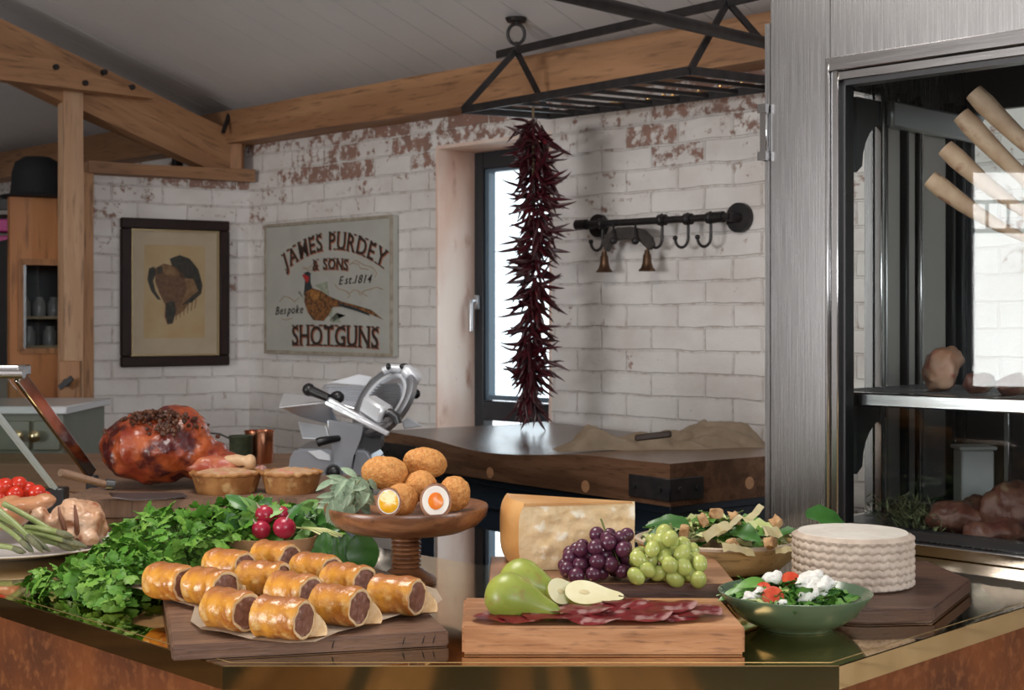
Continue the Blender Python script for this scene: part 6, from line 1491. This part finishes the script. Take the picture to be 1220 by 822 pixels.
# --- platter with roast chickens, asparagus and tomatoes
pc = Vector((-.915, 2.62, CZ)); plt = thing('serving_plate', 'white oval platter holding roast chickens and asparagus at the left', 'plate', pc+Z*.0004)
bm = B(); lathe(bm, [(0, 0), (.105, 0), (.112, .004), (.150, .010), (.185, .0165), (.187, .0185), (.184, .0195), (.150, .0145), (.115, .008), (0, .0065)], 80, Matrix.Diagonal((1, .95, 1, 1))); obj('plate_body', bm, mat('white_glazed_plate', (.66, .64, .62), rough=.22), plt, w=False)
M['skin'] = mat('roast_skin', (.54, .29, .16), (.64, .42, .28), scale=22, rough=.32, coat=.2, c3=(.30, .10, .045), s3=34, lo3=.52, hi3=.68, bump=.6, bscale=110, sss=.05)
def cp(px, py, Y=2.60): return at(px, py, Y)
def s2(a): return a/FPX*2.6
ck = thing('roast_chicken', 'roast chicken with pale crisp skin at the right of the platter', 'chicken', cp(92, 650))
bm = blobs([(cp(95, 621), (s2(30), .06, s2(25)), (0, .15, 0)), (cp(76, 622), (s2(20), .05, s2(20))), (cp(108, 630), (s2(18), .045, s2(21))), (cp(62, 621, 2.56), (s2(16), .02, s2(9)), (0, -.25, 0)), (cp(48, 612, 2.55), (s2(9), .016, s2(9))), (cp(58, 630, 2.56), (s2(13), .018, s2(7))), (cp(92, 606, 2.585), (s2(22), .03, s2(10)), (0, .25, 0)), (cp(104, 640, 2.555), (s2(13), .018, s2(9)), (0, .5, 0)), (cp(80, 638, 2.55), (s2(15), .018, s2(8)), (0, -.3, 0)), (cp(117, 622, 2.58), (s2(7), .02, s2(15)))], .0035, 2, .007, 34, .0022, 120)
obj('chicken_body', bm, M['skin'], ck, sharp=80)
bm = B()
for pts_ in (((79, 600), (84, 612), (89, 626), (95, 634)), ((98, 598), (102, 612), (103, 628), (101, 642))): tube(bm, [at(x, y, 2.60)+Vector((0, -.062+.012*abs(k-1.5), 0)) for k, (x, y) in enumerate(pts_)], [.002, .004, .005, .002], 6)
obj('dark_trussing', bm, mat('dark_roast_strip', (.17, .06, .03), rough=.4), ck)
ck2 = thing('roast_chicken', 'roast chicken lying behind, its drumstick pointing right', 'chicken', cp(20, 640, 2.68))
bm = blobs([(cp(8, 612, 2.70), (s2(30), .06, s2(20))), (cp(38, 600, 2.68), (s2(26), .022, s2(8)), (0, .05, 0)), (cp(54, 596, 2.68), (s2(14), .022, s2(9))), (cp(14, 596, 2.70), (s2(12), .02, s2(7)))], .0045, 4, .003, 25, .0012, 110)
obj('chicken_body', bm, mat('roast_skin_brown', (.42, .17, .07), (.52, .26, .13), scale=13, rough=.32, coat=.2, bump=.4, bscale=110, c3=(.22, .06, .03), s3=18), ck2, sharp=80)
M['asp'] = mat('asparagus_stem', (.17, .22, .06), (.27, .31, .12), scale=30, rough=.4); M['asp_tip'] = mat('asparagus_tip', (.085, .095, .05), (.15, .15, .07), scale=60, rough=.5, bump=.6, bscale=200)
ASP = [((-6, 604), (52, 665), 'asparagus spear in front, steepest across the platter rim'), ((-8, 612), (60, 660), 'asparagus spear lying just behind the steep front one'), ((4, 600), (96, 656), 'long asparagus spear reaching towards the chicken'), ((-4, 622), (40, 668), 'short asparagus spear at the lower left of the platter'), ((20, 632), (104, 652), 'dark-tipped asparagus spear lying flat under the chicken'), ((30, 640), (90, 662), 'dark asparagus spear at the front right of the bundle'), ((-10, 650), (30, 661), 'lowest asparagus spear at the left frame edge'), ((30, 628), (88, 640), 'thin asparagus spear against the chicken breast')]
for i, (a, b, lab) in enumerate(ASP):
    z0 = CZ+.034 if i < 4 else CZ+.022; A3, B3 = gp(a[0], a[1]+0, z0+.018), gp(b[0], b[1], CZ+.024)
    A3 = at(a[0], a[1], 2.50+.01*(i % 3)); B3 = at(b[0], b[1], 2.47+.012*(i % 3)); A3.z = max(A3.z, CZ+.024); B3.z = max(B3.z, CZ+.024)
    t = thing('asparagus_spear', lab, 'asparagus', A3, 0, 'asparagus spears on the platter'); sp_ = [A3.lerp(B3, k/6)+Z*.004*sin(pi*k/6) for k in range(7)]
    bm = B(); tube(bm, sp_[:5], .0052, 9); obj('stem', bm, M['asp'], t)
    bm = B(); q = [sp_[4].lerp(sp_[6], k/5) for k in range(6)]; tube(bm, q, [.0052, .0058, .0062, .0056, .004, .0012], 9)
    for k in range(4):
        for j in range(3):
            a_ = j*2.1+k; dd = (q[-1]-q[0]).normalized(); x_, y_ = frame_of(dd); leaf(bm, q[k]+(x_*cos(a_)+y_*sin(a_))*.005, dd, x_*cos(a_)+y_*sin(a_), .010, .006, .1, -.3, 3)
    obj('tip', bm, M['asp_tip'], t, recalc=False)
vt = [(6, 579), (22, 577), (33, 583), (18, 588), (44, 587), (54, 592), (4, 591), (-8, 583)]
LV = ['vine tomato at the far left frame edge, upper one', 'topmost vine tomato behind the chickens', 'vine tomato third from the left in the upper row', 'lower middle vine tomato between the upper ones', 'vine tomato second from the right of the cluster', 'rightmost vine tomato beside the drumstick', 'lower left vine tomato behind the chicken', 'vine tomato cut off by the left frame edge']
for i, (px, py) in enumerate(vt): cherry(px, py, 2.74+.01*(i % 3), .0165 if i < 5 else .012, LV[i], cut=False, nrm=(random.uniform(-.5, .5), random.uniform(-.5, .5), 1), grp='vine tomatoes behind the chickens')
